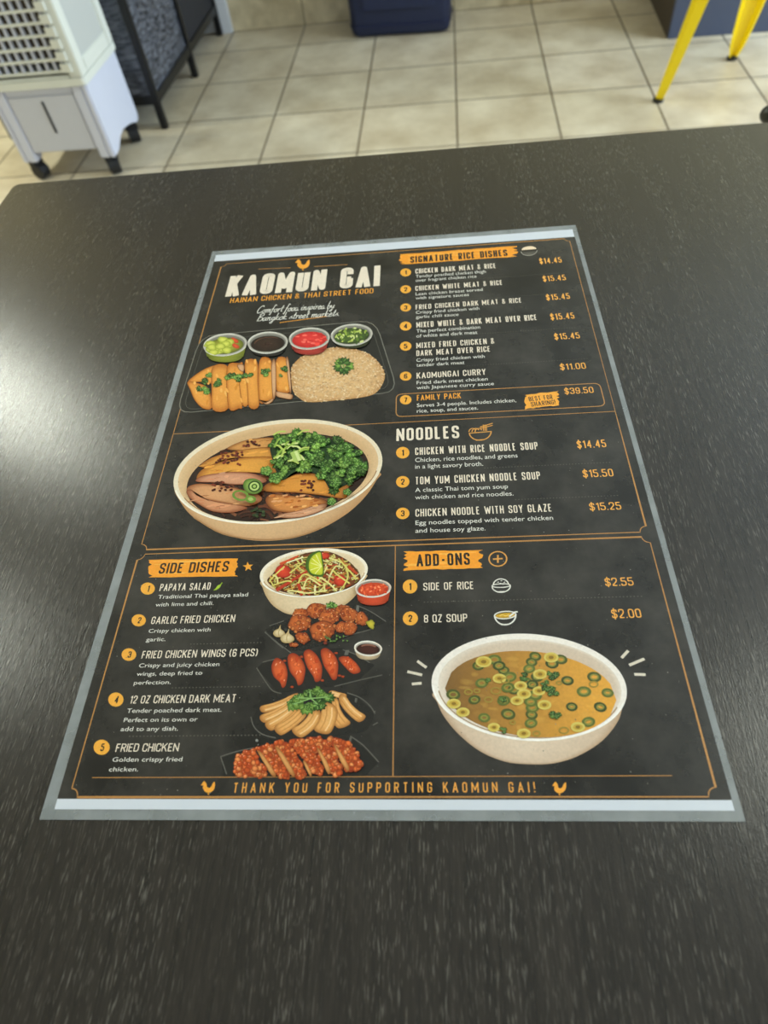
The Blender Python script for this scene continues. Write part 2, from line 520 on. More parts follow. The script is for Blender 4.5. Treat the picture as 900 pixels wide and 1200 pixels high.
def rand_in(poly):
    xs = [q[0] for q in poly]; ys = [q[1] for q in poly]
    while True:
        q = (random.uniform(min(xs), max(xs)), random.uniform(min(ys), max(ys)))
        if inside(q, poly): return q
def Q(cr, pts): return [cr(*q) for q in pts]

# ------------------------------------------------------------------ condensed capitals drawn as strokes
RND, SHP = 1, 0
G = {
 'A': (.46, [(SHP, 0, [(0, 0), (.5, 1), (1, 0)]), (SHP, 0, [(.16, .28), (.84, .28)])]),
 'B': (.36, [(SHP, 0, [(0, 0), (0, 1)]), (RND, 0, [(0, 1), (1, 1), (1, .53), (0, .53)]), (RND, 0, [(0, .53), (1, .53), (1, 0), (0, 0)])]),
 'C': (.36, [(RND, 0, [(1, .68), (1, 1), (0, 1), (0, 0), (1, 0), (1, .32)])]),
 'D': (.36, [(SHP, 0, [(0, 0), (0, 1)]), (RND, 0, [(0, 1), (1, 1), (1, 0), (0, 0)])]),
 'E': (.30, [(SHP, 0, [(1, 1), (0, 1), (0, 0), (1, 0)]), (SHP, 0, [(0, .52), (.85, .52)])]),
 'F': (.30, [(SHP, 0, [(1, 1), (0, 1), (0, 0)]), (SHP, 0, [(0, .5), (.85, .5)])]),
 'G': (.36, [(RND, 0, [(1, .70), (1, 1), (0, 1), (0, 0), (1, 0), (1, .46)]), (SHP, 0, [(1.15, .46), (.55, .46)])]),
 'H': (.36, [(SHP, 0, [(0, 0), (0, 1)]), (SHP, 0, [(1, 0), (1, 1)]), (SHP, 0, [(0, .52), (1, .52)])]),
 'I': (.0, [(SHP, 0, [(0, 0), (0, 1)])]),
 'J': (.30, [(RND, 0, [(1, 1), (1, 0), (0, 0), (0, .3)])]),
 'K': (.40, [(SHP, 0, [(0, 0), (0, 1)]), (SHP, 0, [(1, 1), (.05, .40)]), (SHP, 0, [(.36, .6), (1.05, 0)])]),
 'L': (.28, [(SHP, 0, [(0, 1), (0, 0), (1, 0)])]),
 'M': (.60, [(SHP, 0, [(0, 0), (0, 1), (.5, .22), (1, 1), (1, 0)])]),
 'N': (.42, [(SHP, 0, [(0, 0), (0, 1), (1, 0), (1, 1)])]),
 'O': (.36, [(RND, 1, [(0, 0), (0, 1), (1, 1), (1, 0)])]),
 'P': (.36, [(SHP, 0, [(0, 0), (0, 1)]), (RND, 0, [(0, 1), (1, 1), (1, .46), (0, .46)])]),
 'R': (.36, [(SHP, 0, [(0, 0), (0, 1)]), (RND, 0, [(0, 1), (1, 1), (1, .48), (0, .48)]), (SHP, 0, [(.5, .48), (1.02, 0)])]),
 'S': (.36, [(RND, 0, [(1, .72), (1, 1), (0, 1), (0, .55), (1, .45), (1, 0), (0, 0), (0, .28)])]),
 'T': (.38, [(SHP, 0, [(0, 1), (1, 1)]), (SHP, 0, [(.5, 0), (.5, 1)])]),
 'U': (.36, [(RND, 0, [(0, 1), (0, 0), (1, 0), (1, 1)])]),
 'V': (.46, [(SHP, 0, [(0, 1), (.5, 0), (1, 1)])]),
 'W': (.76, [(SHP, 0, [(0, 1), (.25, 0), (.5, .85), (.75, 0), (1, 1)])]),
 'X': (.40, [(SHP, 0, [(0, 0), (1, 1)]), (SHP, 0, [(0, 1), (1, 0)])]),
 'Y': (.42, [(SHP, 0, [(0, 1), (.5, .45), (1, 1)]), (SHP, 0, [(.5, .45), (.5, 0)])]),
 'Z': (.34, [(SHP, 0, [(0, 1), (1, 1), (0, 0), (1, 0)])]),
 '0': (.34, [(RND, 1, [(0, 0), (0, 1), (1, 1), (1, 0)])]),
 '1': (.16, [(SHP, 0, [(0, .80), (1, 1), (1, 0)])]),
 '2': (.34, [(RND, 0, [(0, .70), (0, 1), (1, 1), (1, .58), (0, .04)]), (SHP, 0, [(0, 0), (1, 0)])]),
 '3': (.34, [(RND, 0, [(0, .74), (0, 1), (1, 1), (1, .53), (.3, .53)]), (RND, 0, [(.3, .53), (1, .53), (1, 0), (0, 0), (0, .26)])]),
 '4': (.36, [(SHP, 0, [(.75, 0), (.75, 1), (0, .26), (1.1, .26)])]),
 '5': (.34, [(SHP, 0, [(1, 1), (.05, 1), (.0, .56)]), (RND, 0, [(0, .58), (1, .60), (1, 0), (0, 0), (0, .24)])]),
 '6': (.34, [(RND, 0, [(1, .74), (1, 1), (0, 1), (0, 0), (1, 0), (1, .56), (0, .56)])]),
 '7': (.34, [(SHP, 0, [(0, 1), (1, 1), (.35, 0)])]),
 '8': (.34, [(RND, 1, [(0, 1), (1, 1), (1, .53), (0, .53)]), (RND, 1, [(0, .53), (1, .53), (1, 0), (0, 0)])]),
 '9': (.34, [(RND, 0, [(0, .26), (0, 0), (1, 0), (1, 1), (0, 1), (0, .44), (1, .44)])]),
 '$': (.34, [(RND, 0, [(1, .72), (1, .96), (0, .96), (0, .55), (1, .45), (1, .04), (0, .04), (0, .28)]), (SHP, 0, [(.5, 1.12), (.5, -.12)])]),
 '&': (.42, [(RND, 0, [(1.05, 0), (.08, .72), (.08, 1), (.72, 1), (.72, .68), (0, .40), (0, 0), (.62, 0), (1, .42)])]),
 '-': (.24, [(SHP, 0, [(0, .45), (1, .45)])]),
 '.': (.0, [(SHP, 0, [(0, -.06), (0, .07)])]),
 '!': (.0, [(SHP, 0, [(0, .32), (0, 1)]), (SHP, 0, [(0, -.06), (0, .08)])]),
 '(': (.12, [(RND, 0, [(1, 1.06), (0, .8), (0, .2), (1, -.06)])]),
 ')': (.12, [(RND, 0, [(0, 1.06), (1, .8), (1, .2), (0, -.06)])]),
}
def rounded(pts, r, closed):
    n_ = len(pts); out = []
    for i in range(n_):
        if not closed and i in (0, n_ - 1): out.append(pts[i]); continue
        a, b, c = pts[i - 1], pts[i], pts[(i + 1) % n_]
        la = math.hypot(a[0] - b[0], a[1] - b[1]); lc = math.hypot(c[0] - b[0], c[1] - b[1])
        q = min(r, la * .48, lc * .48)
        p0 = (b[0] + (a[0] - b[0]) * q / la, b[1] + (a[1] - b[1]) * q / la)
        p2 = (b[0] + (c[0] - b[0]) * q / lc, b[1] + (c[1] - b[1]) * q / lc)
        for k in range(5):
            t = k / 4
            out.append(tuple((1 - t) ** 2 * x + 2 * t * (1 - t) * y + t * t * z for x, y, z in zip(p0, b, p2)))
    return out
def caps(art, text, p0, width, cap, col, t=.15, space=.13, mode='w', slant=0.0, rot=0.0):
    """capitals of height cap from baseline start p0, fitted to a total width"""
    gap_sp = .24
    glyphs = [c for c in text]
    nat = sum(G[c][0] for c in glyphs if c != ' '); cnt = sum(1 for c in glyphs if c != ' ')
    nsp = sum(1 for c in glyphs if c == ' '); fix = cnt * t
    W = width / cap
    if mode == 'w':
        k = (W - fix - (len(glyphs) - 1) * space - nsp * gap_sp) / nat
        if k < .55:
            k = .55
        if k > 1.5: k = 1.5
    else: k = 1.0
    rest = W - fix - nat * k - nsp * gap_sp
    sp = rest / max(1, len(glyphs) - 1)
    x = 0
    cr_, sr_ = math.cos(rot), math.sin(rot)
    def put(q):
        a, b = q[0] * cap + slant * q[1] * cap, q[1] * cap
        return (p0[0] + a * cr_ - b * sr_, p0[1] + a * sr_ + b * cr_)
    for c in glyphs:
        if c == ' ': x += gap_sp + sp; continue
        wd, paths = G[c]; wd *= k
        art.k = 0
        for rd, closed, pts in paths:
            # flat stroke ends sit on the cap line / baseline
            q = []
            for i, (a, b) in enumerate(pts):
                end = (not closed) and i in (0, len(pts) - 1)
                bb = t / 2 + b * (1 - t)
                if end and rd == SHP:
                    o_ = pts[1] if i == 0 else pts[-2]
                    if abs(o_[1] - b) > .3:
                        bb = b
                q.append((x + t / 2 + a * wd, bb))
            if rd: q = rounded(q, .20 + t * .3, closed)
            if not rd and len(q) > 2:
                for a, b in zip(q[:-1], q[1:]): art.stroke([put(a), put(b)], t * cap, col)
                for b in q[1:-1]:
                    art.flat([put((b[0] + t / 2 * math.cos(2 * PI * i / 10), b[1] + t / 2 * math.sin(2 * PI * i / 10))) for i in range(10)], col)
            else:
                art.stroke([put(a) for a in q], t * cap, col, closed=bool(closed))
        x += wd + t + sp
    return art
def span(L, Rr):
    return math.hypot(Rr[0] - L[0], Rr[1] - L[1])
def capline(art, cr, text, x0, y0, x1, y1, cap, col, **kw):
    p0, p1 = cr(x0, y0), cr(x1, y1)
    h = cr(x0, y0 - cap)[1] - p0[1]
    return caps(art, text, p0, p1[0] - p0[0], h, col, **kw)

# description lines: the plain built-in sans letters, fitted to each line's width
dep = bpy.context.evaluated_depsgraph_get()
def sans(text, p0, width, size, weight=0.0, shear=0.0):
    cu = bpy.data.curves.new('text_line', 'FONT')
    cu.body = text; cu.size = 1.0; cu.offset = weight; cu.shear = shear; cu.resolution_u = 3
    o = bpy.data.objects.new('text_line', cu)
    me = bpy.data.meshes.new_from_object(o)
    vs = [v.co.copy() for v in me.vertices]; fs = [tuple(q.vertices) for q in me.polygons]
    bpy.data.objects.remove(o); bpy.data.curves.remove(cu); bpy.data.meshes.remove(me)
    x0 = min(v.x for v in vs); x1 = max(v.x for v in vs)
    k = width / (x1 - x0); ky = size / .729
    return [(p0[0] + (v.x - x0) * k, p0[1] + v.y * ky) for v in vs], fs
def sans_line(art, cr, text, x0, y0, x1, y1, cap, col, **kw):
    p0, p1 = cr(x0, y0), cr(x1, y1)
    h = cr(x0, y0 - cap)[1] - p0[1]
    vs, fs = sans(text, p0, p1[0] - p0[0], h, **kw)
    b = len(art.v)
    art.v += [(x, y, art.z) for x, y in vs]
    for f in fs: art.f.append(tuple(b + i for i in f)); art.c.append([col] * len(f))

CREAM = ink('e9dac6'); WHITE = ink('e4e0d6'); ORANGE = ink('f0a238'); PRICE = ink('f2ab4c'); AMBER = ink('efa93c'); DARK = ink('2a2118')
LINE = ink('b88246'); DOT = ink('55524a')

c3 = Crop(230, 250, 3.75); c4 = Crop(450, 260, 3.3333); c5 = Crop(450, 370, 3.1034); c6 = Crop(200, 370, 3.3333)
c7 = Crop(190, 480, 3.2143); c8 = Crop(450, 480, 2.8125)
k1 = Crop(90, 640, 4.0909); k2 = Crop(60, 770, 3.6); k3 = Crop(290, 635, 5.0); k4 = Crop(290, 740, 5.0)
k5 = Crop(460, 630, 2.8125); k6 = Crop(460, 730, 2.8125); k7 = Crop(30, 890, 2.093); k8 = Crop(460, 890, 2.093)
full = Crop(0, 0, 1)

# ---- title block
a = Art(Z_TEXT)
capline(a, c3, 'KAOMUN GAI', 128, 369, 806, 331, 88, CREAM, t=.18, space=.09)
title = a.build('title_lettering', menu, 'large cream restaurant name')
a = Art(Z_TEXT)
capline(a, c3, 'HAINAN CHICKEN & THAI STREET FOOD', 148, 397, 778, 363, 21, ORANGE, t=.125, mode='track')
a.build('subtitle_lettering', title, 'small orange line of capitals')
# handwritten tagline, drawn stroke by stroke
H = {
 'C': (.62, [[(.58, .82), (.42, 1), (.14, .78), (.04, .35), (.2, .0), (.6, .16)]]),
 'B': (.62, [[(.1, 0), (.16, 1)], [(.02, .92), (.4, 1.02), (.5, .78), (.16, .54), (.52, .42), (.5, .08), (.04, .02)]]),
 'o': (.42, [[(.3, .42), (.08, .32), (.06, .06), (.26, 0), (.36, .25), (.26, .42), (.46, .36)]]),
 'a': (.44, [[(.34, .38), (.1, .36), (.04, .06), (.22, .02), (.36, .4), (.34, .06), (.48, .06)]]),
 'e': (.38, [[(.04, .18), (.3, .3), (.2, .45), (.04, .22), (.14, .0), (.4, .1)]]),
 'm': (.66, [[(0, .36), (.1, .42), (.1, 0)], [(.1, .26), (.28, .44), (.32, 0)], [(.32, .26), (.5, .44), (.52, .04), (.66, .06)]]),
 'n': (.46, [[(0, .36), (.1, .42), (.1, 0)], [(.1, .26), (.28, .44), (.32, .04), (.46, .06)]]),
 'r': (.34, [[(0, .34), (.1, .42), (.1, 0)], [(.1, .26), (.22, .42), (.34, .38)]]),
 'f': (.34, [[(.36, .9), (.22, 1.0), (.14, .6), (.08, -.32), (.0, -.25)], [(0, .42), (.3, .42)]]),
 't': (.3, [[(.16, .86), (.12, .1), (.3, .06)], [(0, .52), (.3, .54)]]),
 'd': (.46, [[(.3, .38), (.08, .34), (.06, .04), (.24, .04), (.34, .4), (.38, 1.0), (.34, .06), (.5, .08)]]),
 'i': (.22, [[(.0, .3), (.08, .42), (.08, .06), (.24, .08)], [(.1, .62), (.12, .68)]]),
 's': (.34, [[(.0, .06), (.24, .46), (.2, .3), (.28, .1), (.1, 0), (.36, .1)]]),
 'p': (.44, [[(.04, .4), (.06, -.4)], [(.06, .3), (.26, .44), (.34, .2), (.2, .02), (.08, .1), (.44, .14)]]),
 'b': (.42, [[(.08, 1), (.06, .05), (.26, .0), (.34, .3), (.1, .34)], [(.3, .34), (.44, .32)]]),
 'y': (.44, [[(.02, .42), (.08, .1), (.28, .14), (.34, .42)], [(.34, .42), (.24, -.38), (.06, -.3), (.44, .12)]]),
 'g': (.44, [[(.32, .38), (.08, .34), (.08, .06), (.3, .12), (.34, .42)], [(.34, .42), (.26, -.36), (.06, -.3), (.46, .12)]]),
 'k': (.42, [[(.06, 1), (.06, 0)], [(.3, .44), (.08, .2), (.3, .04), (.44, .08)]]),
 '.': (.16, [[(.06, .0), (.1, .05)]]),
}
def script(art, cr, text, x0, y0, x1, y1, cap, col, th=.07):
    p0, p1 = cr(x0, y0), cr(x1, y1); h = cr(x0, y0 - cap)[1] - p0[1]; Wd = p1[0] - p0[0]
    tot = sum(H[c][0] if c != ' ' else .26 for c in text); k = Wd / tot; x = 0
    for c in text:
        if c == ' ': x += .26; continue
        art.k = 0
        for s_ in H[c][1]:
            q = spline(s_, False, 4)
            art.stroke([(p0[0] + (x + a_) * k + b_ * h * .22, p0[1] + b_ * h) for a_, b_ in q], th * h, col)
        x += H[c][0]
a = Art(Z_TEXT)
script(a, c3, 'Comfort food inspired by', 264, 442, 606, 416, 31, WHITE)
script(a, c3, 'Bangkok street markets.', 264, 477, 630, 444, 31, WHITE)
a.build('tagline_script', title, 'two lines of white handwriting')
for q, c in (([(368, 483), (578, 455)], ORANGE), ([(275, 248), (415, 242)], LINE), ([(518, 237), (665, 228)], LINE)):
    a = Art(Z_TEXT); a.stroke(Q(c3, q), .00062, c)
    a.build('title_rule', title, 'thin orange rule by the title')
def hen(cr, cx, cy, sx, sy):
    """hen silhouette facing left"""
    P = [(-.42, -.30), (-.34, -.44), (-.26, -.50), (-.18, -.42), (-.10, -.28), (-.06, -.06), (.10, .02), (.24, -.10), (.32, -.30), (.46, -.46), (.50, -.24), (.46, .06), (.34, .26), (.14, .38), (.06, .40), (.06, .50), (.12, .54), (-.02, .54), (.0, .40), (-.14, .36), (-.30, .20), (-.36, .0), (-.34, -.16), (-.50, -.18)]
    return Q(cr, spline([(cx + x * sx, cy + y * sy) for x, y in P], True, 3))
a = Art(Z_TEXT)
a.flat(hen(c3, 467, 228, 64, 46), ORANGE)
a.build('hen_emblem', title, 'small orange hen above the name')

# ---- frame lines
def frame(name, cr_pts, wd, label, closed=False):
    frame.k += 1
    a = Art(Z_LINE + frame.k * 2e-6)
    for pts in cr_pts: a.stroke(pts, wd, LINE)
    return a.build(name, menu, label)
frame.k = 0
P_ = lambda *q: [S(*x) for x in q]
def notch(c, d0, d1, r=.0036):
    """concave corner ornament between directions d0 and d1 (unit steps along the sheet axes)"""
    out = []
    for k in range(7):
        t = k / 6 * PI / 2
        out.append((c[0] + d0[0] * r * math.cos(t) + d1[0] * r * math.sin(t), c[1] + d0[1] * r * math.cos(t) + d1[1] * r * math.sin(t)))
    return out
def cell(x0, x1, y0, y1, corners):
    """frame of one section with concave corners where asked: order bl, br, tr, tl"""
    pts = []
    cs = [((x0, y0), (0, 1), (1, 0)), ((x1, y0), (-1, 0), (0, 1)), ((x1, y1), (0, -1), (-1, 0)), ((x0, y1), (1, 0), (0, -1))]
    for (c, a_, b_), f in zip(cs, corners):
        pts += notch(c, a_, b_) if f else [c]
    return pts + [pts[0]]
XL = (S(80.8, 924)[0] + S(190, 567)[0]) / 2; XR = (S(838, 926)[0] + S(755, 620)[0] + S(693, 370)[0]) / 3
YTOP = (S(262, 309.5)[1] + S(664, 281)[1]) / 2
YA = (S(414, 496)[1] + S(718, 485.5)[1]) / 2
YB = (S(190, 643.3)[1] + S(740, 625.5)[1]) / 2
YC = (S(190, 648.8)[1] + S(740, 630.8)[1]) / 2
YBOT = (S(100, 933)[1] + S(825, 935.8)[1]) / 2
XD = (S(463.6, 641)[0] + S(460.4, 909)[0]) / 2
LW = .00048
frame('section_border', [cell(XL, XR, YA, YTOP, (0, 0, 1, 1))], LW, 'orange border round the title and rice dishes')
frame('section_border', [[(XL, YA - .0004)] + cell(XL, XR, YB, YA, (1, 1, 0, 0))[:14] + [(XR, YA - .0004)]], LW, 'orange border round the noodle section')
frame('section_border', [cell(XL, XR, YBOT, YC, (1, 1, 1, 1))], LW, 'orange border round side dishes and add-ons')
YF = S(450, 910.5)[1]
frame('divider_line', [[(XD, YC), (XD, YF)]], LW, 'upright line between side dishes and add-ons')
frame('divider_line', [[(XL + .008, YF), (XR - .016, YF)]], LW * .7, 'thin line above the footer')

def dotted(cr, x0, y0, x1, y1):
    a = Art(Z_LINE)
    p0, p1 = cr(x0, y0), cr(x1, y1)
    y = (p0[1] + p1[1]) / 2; x = p0[0]
    while x < p1[0]:
        a.flat([(x, y), (x + .0007, y), (x + .0007, y + .0005), (x, y + .0005)], DOT); x += .0017
    return a.build('dotted_rule', menu)
for q in ((c4, 250, 232, 720, 204), (c4, 300, 310, 720, 280), (c5, 330, 70, 700, 46), (c5, 300, 178, 740, 168)):
    dotted(*q)
for q in ((c8, 330, 193, 750, 180), (c8, 432, 300, 775, 286), (k5, 103, 214, 820, 199), (k1, 545, 471, 890, 470), (k2, 510, 131, 880, 131), (k2, 330, 336, 880, 336)):
    dotted(*q)

# ---- section headings
def brush(cr, x0, x1, y0, y1, y0r, y1r, rag=18):
    """brush-stroke banner with ragged ends; y at the left and at the right"""
    pts = []; n_ = 7
    for i in range(13):
        t = i / 12
        pts.append((x0 + (x1 - x0) * t, y0 + (y0r - y0) * t + random.uniform(-1.5, 1.5)))
    for i in range(1, 11):
        t = i / 11
        pts.append((x1 + random.choice((-1, -.6, -.2, .1, .3)) * rag - rag * abs(t - .5), y0r + (y1r - y0r) * t))
    for i in range(13):
        t = 1 - i / 12
        pts.append((x0 + (x1 - x0) * t, y1 + (y1r - y1) * t + random.uniform(-1.5, 1.5)))
    for i in range(1, 11):
        t = 1 - i / 11
        pts.append((x0 - random.choice((-.9, -.5, -.1, .15, .3)) * rag + rag * abs(t - .5), y0 + (y1 - y0) * t))
    return Q(cr, pts)
def banner(cr, rect, text, tx, cap, label, rag=14, name='section_banner'):
    a = Art(Z_LINE)
    a.flat(brush(cr, *rect, rag=rag), ink('f29b2b'))
    for _ in range(10):
        t = random.random(); x = rect[0] + (rect[1] - rect[0]) * random.uniform(.02, .7); l_ = (rect[1] - rect[0]) * .3
        y = rect[2] + (rect[3] - rect[2]) * random.uniform(.1, .9)
        sl = (rect[4] - rect[2]) / (rect[1] - rect[0])
        y += (x - rect[0]) * sl
        if x + l_ < rect[1] - 16: a.stroke(Q(cr, [(x, y), (x + l_, y + l_ * sl)]), random.uniform(.0003, .0009), ink('f6b14a'))
    b = a.build(name, menu, label)
    a = Art(Z_TEXT)
    capline(a, cr, text, *tx, cap, DARK, t=.155)
    a.build('banner_lettering', b, 'dark capitals on the orange banner')
    return b
banner(c4, (62, 520, 130, 170, 97, 138), 'SIGNATURE RICE DISHES', (103, 163, 483, 135), 25, 'orange banner over the rice dishes')
banner(k1, (346, 774, 68, 152, 62, 148), 'SIDE DISHES', (392, 135, 725, 129), 50, 'orange banner over the side dishes')
banner(k5, (36, 298, 48, 110, 42, 102), 'ADD-ONS', (79, 97, 256, 92), 40, 'orange banner over the add-ons')
a = Art(Z_TEXT)
capline(a, c8, 'NOODLES', 41, 106, 249, 99, 41, CREAM, t=.15)
noodle_head = a.build('section_heading', menu, 'cream NOODLES heading')

# ---- icons beside headings
def icon(name, label, fn, parent=menu):
    a = Art(Z_TEXT); fn(a); return a.build(name, parent, label)
def arc(cr, *q, **k): return Q(cr, ell(*q, **k))
def _rice1(a):
    a.flat(Q(c4, ell(565, 117, 33, 20, -4)), ink('1f1d1a'))
    a.flat(Q(c4, ell(566, 111, 29, 13, -4, 20, 180, 360)), ink('efd6b6'))
    a.puff(Q(c4, ell(566, 118, 31, 18, -4, 20, 0, 180)), ink('5b564e'), ink('34312c'))
    a.stroke(Q(c4, ell(566, 116, 31, 18, -4, 24, 0, 180)), .0006, ink('9c968a'))
icon('rice_bowl_icon', 'small rice bowl beside the rice banner', _rice1)
def _noodle(a):
    g = ink('d99a4a')
    a.stroke(Q(c8, ell(317, 76, 36, 27, -5, 20, 0, 180)), .0007, g)
    a.stroke(Q(c8, [(280, 80), (354, 74)]), .0007, g)
    a.stroke(Q(c8, [(303, 103), (330, 101)]), .0008, g)
    for x in (288, 298, 308): a.stroke(Q(c8, ell(x + 4, 76, 12, 12, 0, 10, 180, 330)), .0006, g)
    for k in range(3): a.stroke(Q(c8, [(328 + k * 5, 72), (327 + k * 5, 52)]), .0005, g)
    a.stroke(Q(c8, [(316, 60), (358, 47)]), .0007, g); a.stroke(Q(c8, [(316, 65), (358, 54)]), .0006, g)
icon('noodle_bowl_icon', 'small orange line drawing of noodles', _noodle, noodle_head)
def _star(a):
    pts = []
    for k in range(10):
        r = (26 if k % 2 == 0 else 11); an = R(-90 + 36 * k - 6)
        pts.append((822 + r * math.cos(an), 101 + r * .92 * math.sin(an)))
    a.flat(Q(k1, pts), ORANGE)
icon('star_icon', 'small orange star beside the side dishes banner', _star)
def _plus(a):
    a.stroke(arc(k5, 347, 72, 29, 24), .0007, ink('d99a4a'), closed=True)
    a.stroke(Q(k5, [(331, 73), (363, 71)]), .0009, ink('d99a4a')); a.stroke(Q(k5, [(347, 59), (347, 85)]), .0009, ink('d99a4a'))
icon('plus_icon', 'orange plus in a ring beside add-ons', _plus)
def _chili(a):
    a.puff(Q(k1, spline([(656, 214), (672, 212), (688, 200), (695, 184), (688, 186), (676, 192), (666, 206)])), ink('b6cf3c'), ink('7f9c28'))
    a.stroke(Q(k1, [(692, 186), (699, 177)]), .0006, ink('8aa52c'))
icon('chili_icon', 'small green chili beside papaya salad', _chili)
def _rice2(a):
    g = WHITE
    a.stroke(Q(k5, ell(358, 162, 30, 20, -2, 20, 0, 180)), .0006, g)
    a.stroke(Q(k5, ell(358, 160, 30, 6, -2, 30)), .0005, g, closed=True)
    a.stroke(Q(k5, ell(357, 158, 25, 20, -2, 20, 180, 360)), .0006, g)
    for x, y in ((345, 150), (356, 145), (366, 150), (352, 154), (362, 156)): a.stroke(Q(k5, [(x, y), (x + 5, y - 2)]), .0004, g)
    a.stroke(Q(k5, [(346, 181), (370, 180)]), .0007, g)
icon('rice_outline_icon', 'white line drawing of a rice bowl', _rice2)
def _soup(a):
    g = WHITE
    a.flat(Q(k5, ell(371, 258, 32, 8, -4)), ink('c69a28'))
    a.stroke(Q(k5, ell(371, 257, 35, 32, -4, 20, 0, 180)), .0007, g)
    a.stroke(Q(k5, ell(371, 257, 35, 12, -4, 30)), .0006, g, closed=True)
    a.stroke(Q(k5, [(384, 262), (404, 247), (412, 246)]), .0008, g)
    a.stroke(Q(k5, [(352, 260), (362, 256), (372, 260), (384, 256)]), .0004, ink('f0d070'))
    a.stroke(Q(k5, [(358, 289), (386, 287)]), .0006, g)
icon('soup_outline_icon', 'white line drawing of a soup bowl', _soup)

# ---- the numbered dishes
def entry(cr, num, badge, name_lines, desc, price, namecap, desccap, pricecap, bs, namecol=None, parent=menu):
    """one dish: name lettering, with badge > numeral, description and price"""
    a = Art(Z_TEXT)
    for (txt, *q) in name_lines: capline(a, cr, txt, *q, namecap, namecol or CREAM, t=.122)
    e = a.build('dish_name', parent, 'dish name ' + ' '.join(q[0] for q in name_lines).lower())
    bx, by = badge; rx, ry = bs
    a = Art(Z_LINE)
    a.flat(Q(cr, ell(bx, by, rx, ry, -3, 32)), AMBER)
    h = ry * 1.02
    cx, cy = cr(bx, by + h / 2); hm = cr(bx, by - h / 2)[1] - cy
    wd = (G[num][0] * .95 + .17) * hm
    a.z = Z_TEXT
    caps(a, num, (cx - wd / 2, cy), wd, hm, DARK, t=.17)
    a.build('number_badge', e, 'amber disc with the number ' + num)
    if desc:
        a = Art(Z_TEXT)
        for (txt, *q) in desc: sans_line(a, cr, txt, *q, desccap, WHITE, weight=.0)
        a.build('description_text', e)
    if price:
        a = Art(Z_TEXT)
        capline(a, cr, price[0], *price[1:], pricecap, PRICE, t=.12)
        a.build('price_text', e)
    return e
SB = (21, 15.5)
nc, dc, pc = 18.5, 12, 21
entry(c4, '1', (85, 200), [('CHICKEN DARK MEAT & RICE', 123, 205, 437, 180)], [('Tender poached chicken thigh', 124, 221, 398, 203), ('over fragrant chicken rice', 124, 237, 362, 222)], ('$14.45', 609, 167, 695, 161), nc, dc, pc, SB)
entry(c4, '2', (85, 266), [('CHICKEN WHITE MEAT & RICE', 123, 272, 463, 248)], [('Lean chicken breast served', 124, 290, 386, 272), ('with signature sauces', 124, 306, 332, 292)], ('$15.45', 622, 236, 711, 229), nc, dc, pc, SB)
entry(c4, '3', (85, 337), [('FRIED CHICKEN DARK MEAT & RICE', 124, 345, 538, 316)], [('Crispy fried chicken with', 125, 362, 373, 346), ('garlic chili sauce', 125, 380, 292, 369)], ('$15.45', 635, 309, 727, 302), nc, dc, pc + 1, SB)
SB = (21, 16.5)
nc, dc, pc = 20, 12.5, 22
entry(c5, '4', (79, 40), [('MIXED WHITE & DARK MEAT OVER RICE', 118, 46, 557, 18)], [('The perfect combination', 118, 64, 350, 50), ('of white and dark meat', 118, 82, 340, 67)], ('$15.45', 607, 18, 693, 11), nc, dc, pc, SB)
entry(c5, '5', (79, 113), [('MIXED FRIED CHICKEN &', 118, 121, 402, 104), ('DARK MEAT OVER RICE', 118, 149, 387, 134)], [('Crispy fried chicken with', 118, 170, 366, 154), ('tender dark meat', 118, 188, 293, 177)], ('$15.45', 621, 90, 713, 84), nc, dc, pc, SB)
entry(c5, '6', (79, 222), [('KAOMUNGAI CURRY', 119, 231, 371, 217)], [('Fried dark meat chicken', 119, 252, 377, 234), ('with Japanese curry sauce', 119, 270, 400, 252)], ('$11.00', 642, 200, 735, 193), nc + 1, dc, pc, SB)
fam = entry(c5, '7', (79, 308), [('FAMILY PACK', 120, 311, 280, 302)], [('Serves 3-4 people. Includes chicken,', 120, 335, 481, 317), ('rice, soup, and sauces.', 120, 355, 342, 343)], ('$39.50', 658, 288, 763, 281), nc, dc + 1, pc, (21, 17), namecol=ORANGE)
a = Art(Z_LINE)
x0, y1 = c5(45, 288); x1, _ = c5(795, 292); _, y0 = c5(62, 369)
a.stroke(rounded([(x0, y0), (x1, y0), (x1, y1), (x0, y1)], .004, True), .0006, LINE, closed=True)
a.build('entry_box', fam, 'thin orange box round the family pack')
a = Art(Z_TEXT)
a.flat(brush(c5, 512, 636, 290, 342, 276, 328, rag=8), ink('f2a53a'))
a.z += 1e-5
_s = c5(528, 314); _e = c5(612, 299)
caps(a, 'BEST FOR', _s, span(_s, _e), .0039, DARK, t=.125, rot=R(4))
_s = c5(536, 333); _e = c5(622, 316)
caps(a, 'SHARING!', _s, span(_s, _e), .0039, DARK, t=.125, rot=R(4))
a.build('sharing_sticker', fam, 'orange BEST FOR SHARING patch')
SB = (22, 19)
nc, dc, pc = 24, 14.5, 25
entry(c8, '1', (62, 144), [('CHICKEN WITH RICE NOODLE SOUP', 103, 152, 508, 134)], [('Chicken, rice noodles, and greens', 103, 175, 441, 163), ('in a light savory broth.', 103, 197, 327, 189)], ('$14.45', 638, 130, 733, 124), nc, dc, pc, SB)
entry(c8, '2', (62, 240), [('TOM YUM CHICKEN NOODLE SOUP', 103, 249, 516, 232)], [('A classic Thai tom yum soup', 103, 274, 409, 263), ('with chicken and rice noodles.', 103, 298, 427, 286)], ('$15.50', 657, 226, 757, 221), nc + 1, dc, pc, SB)
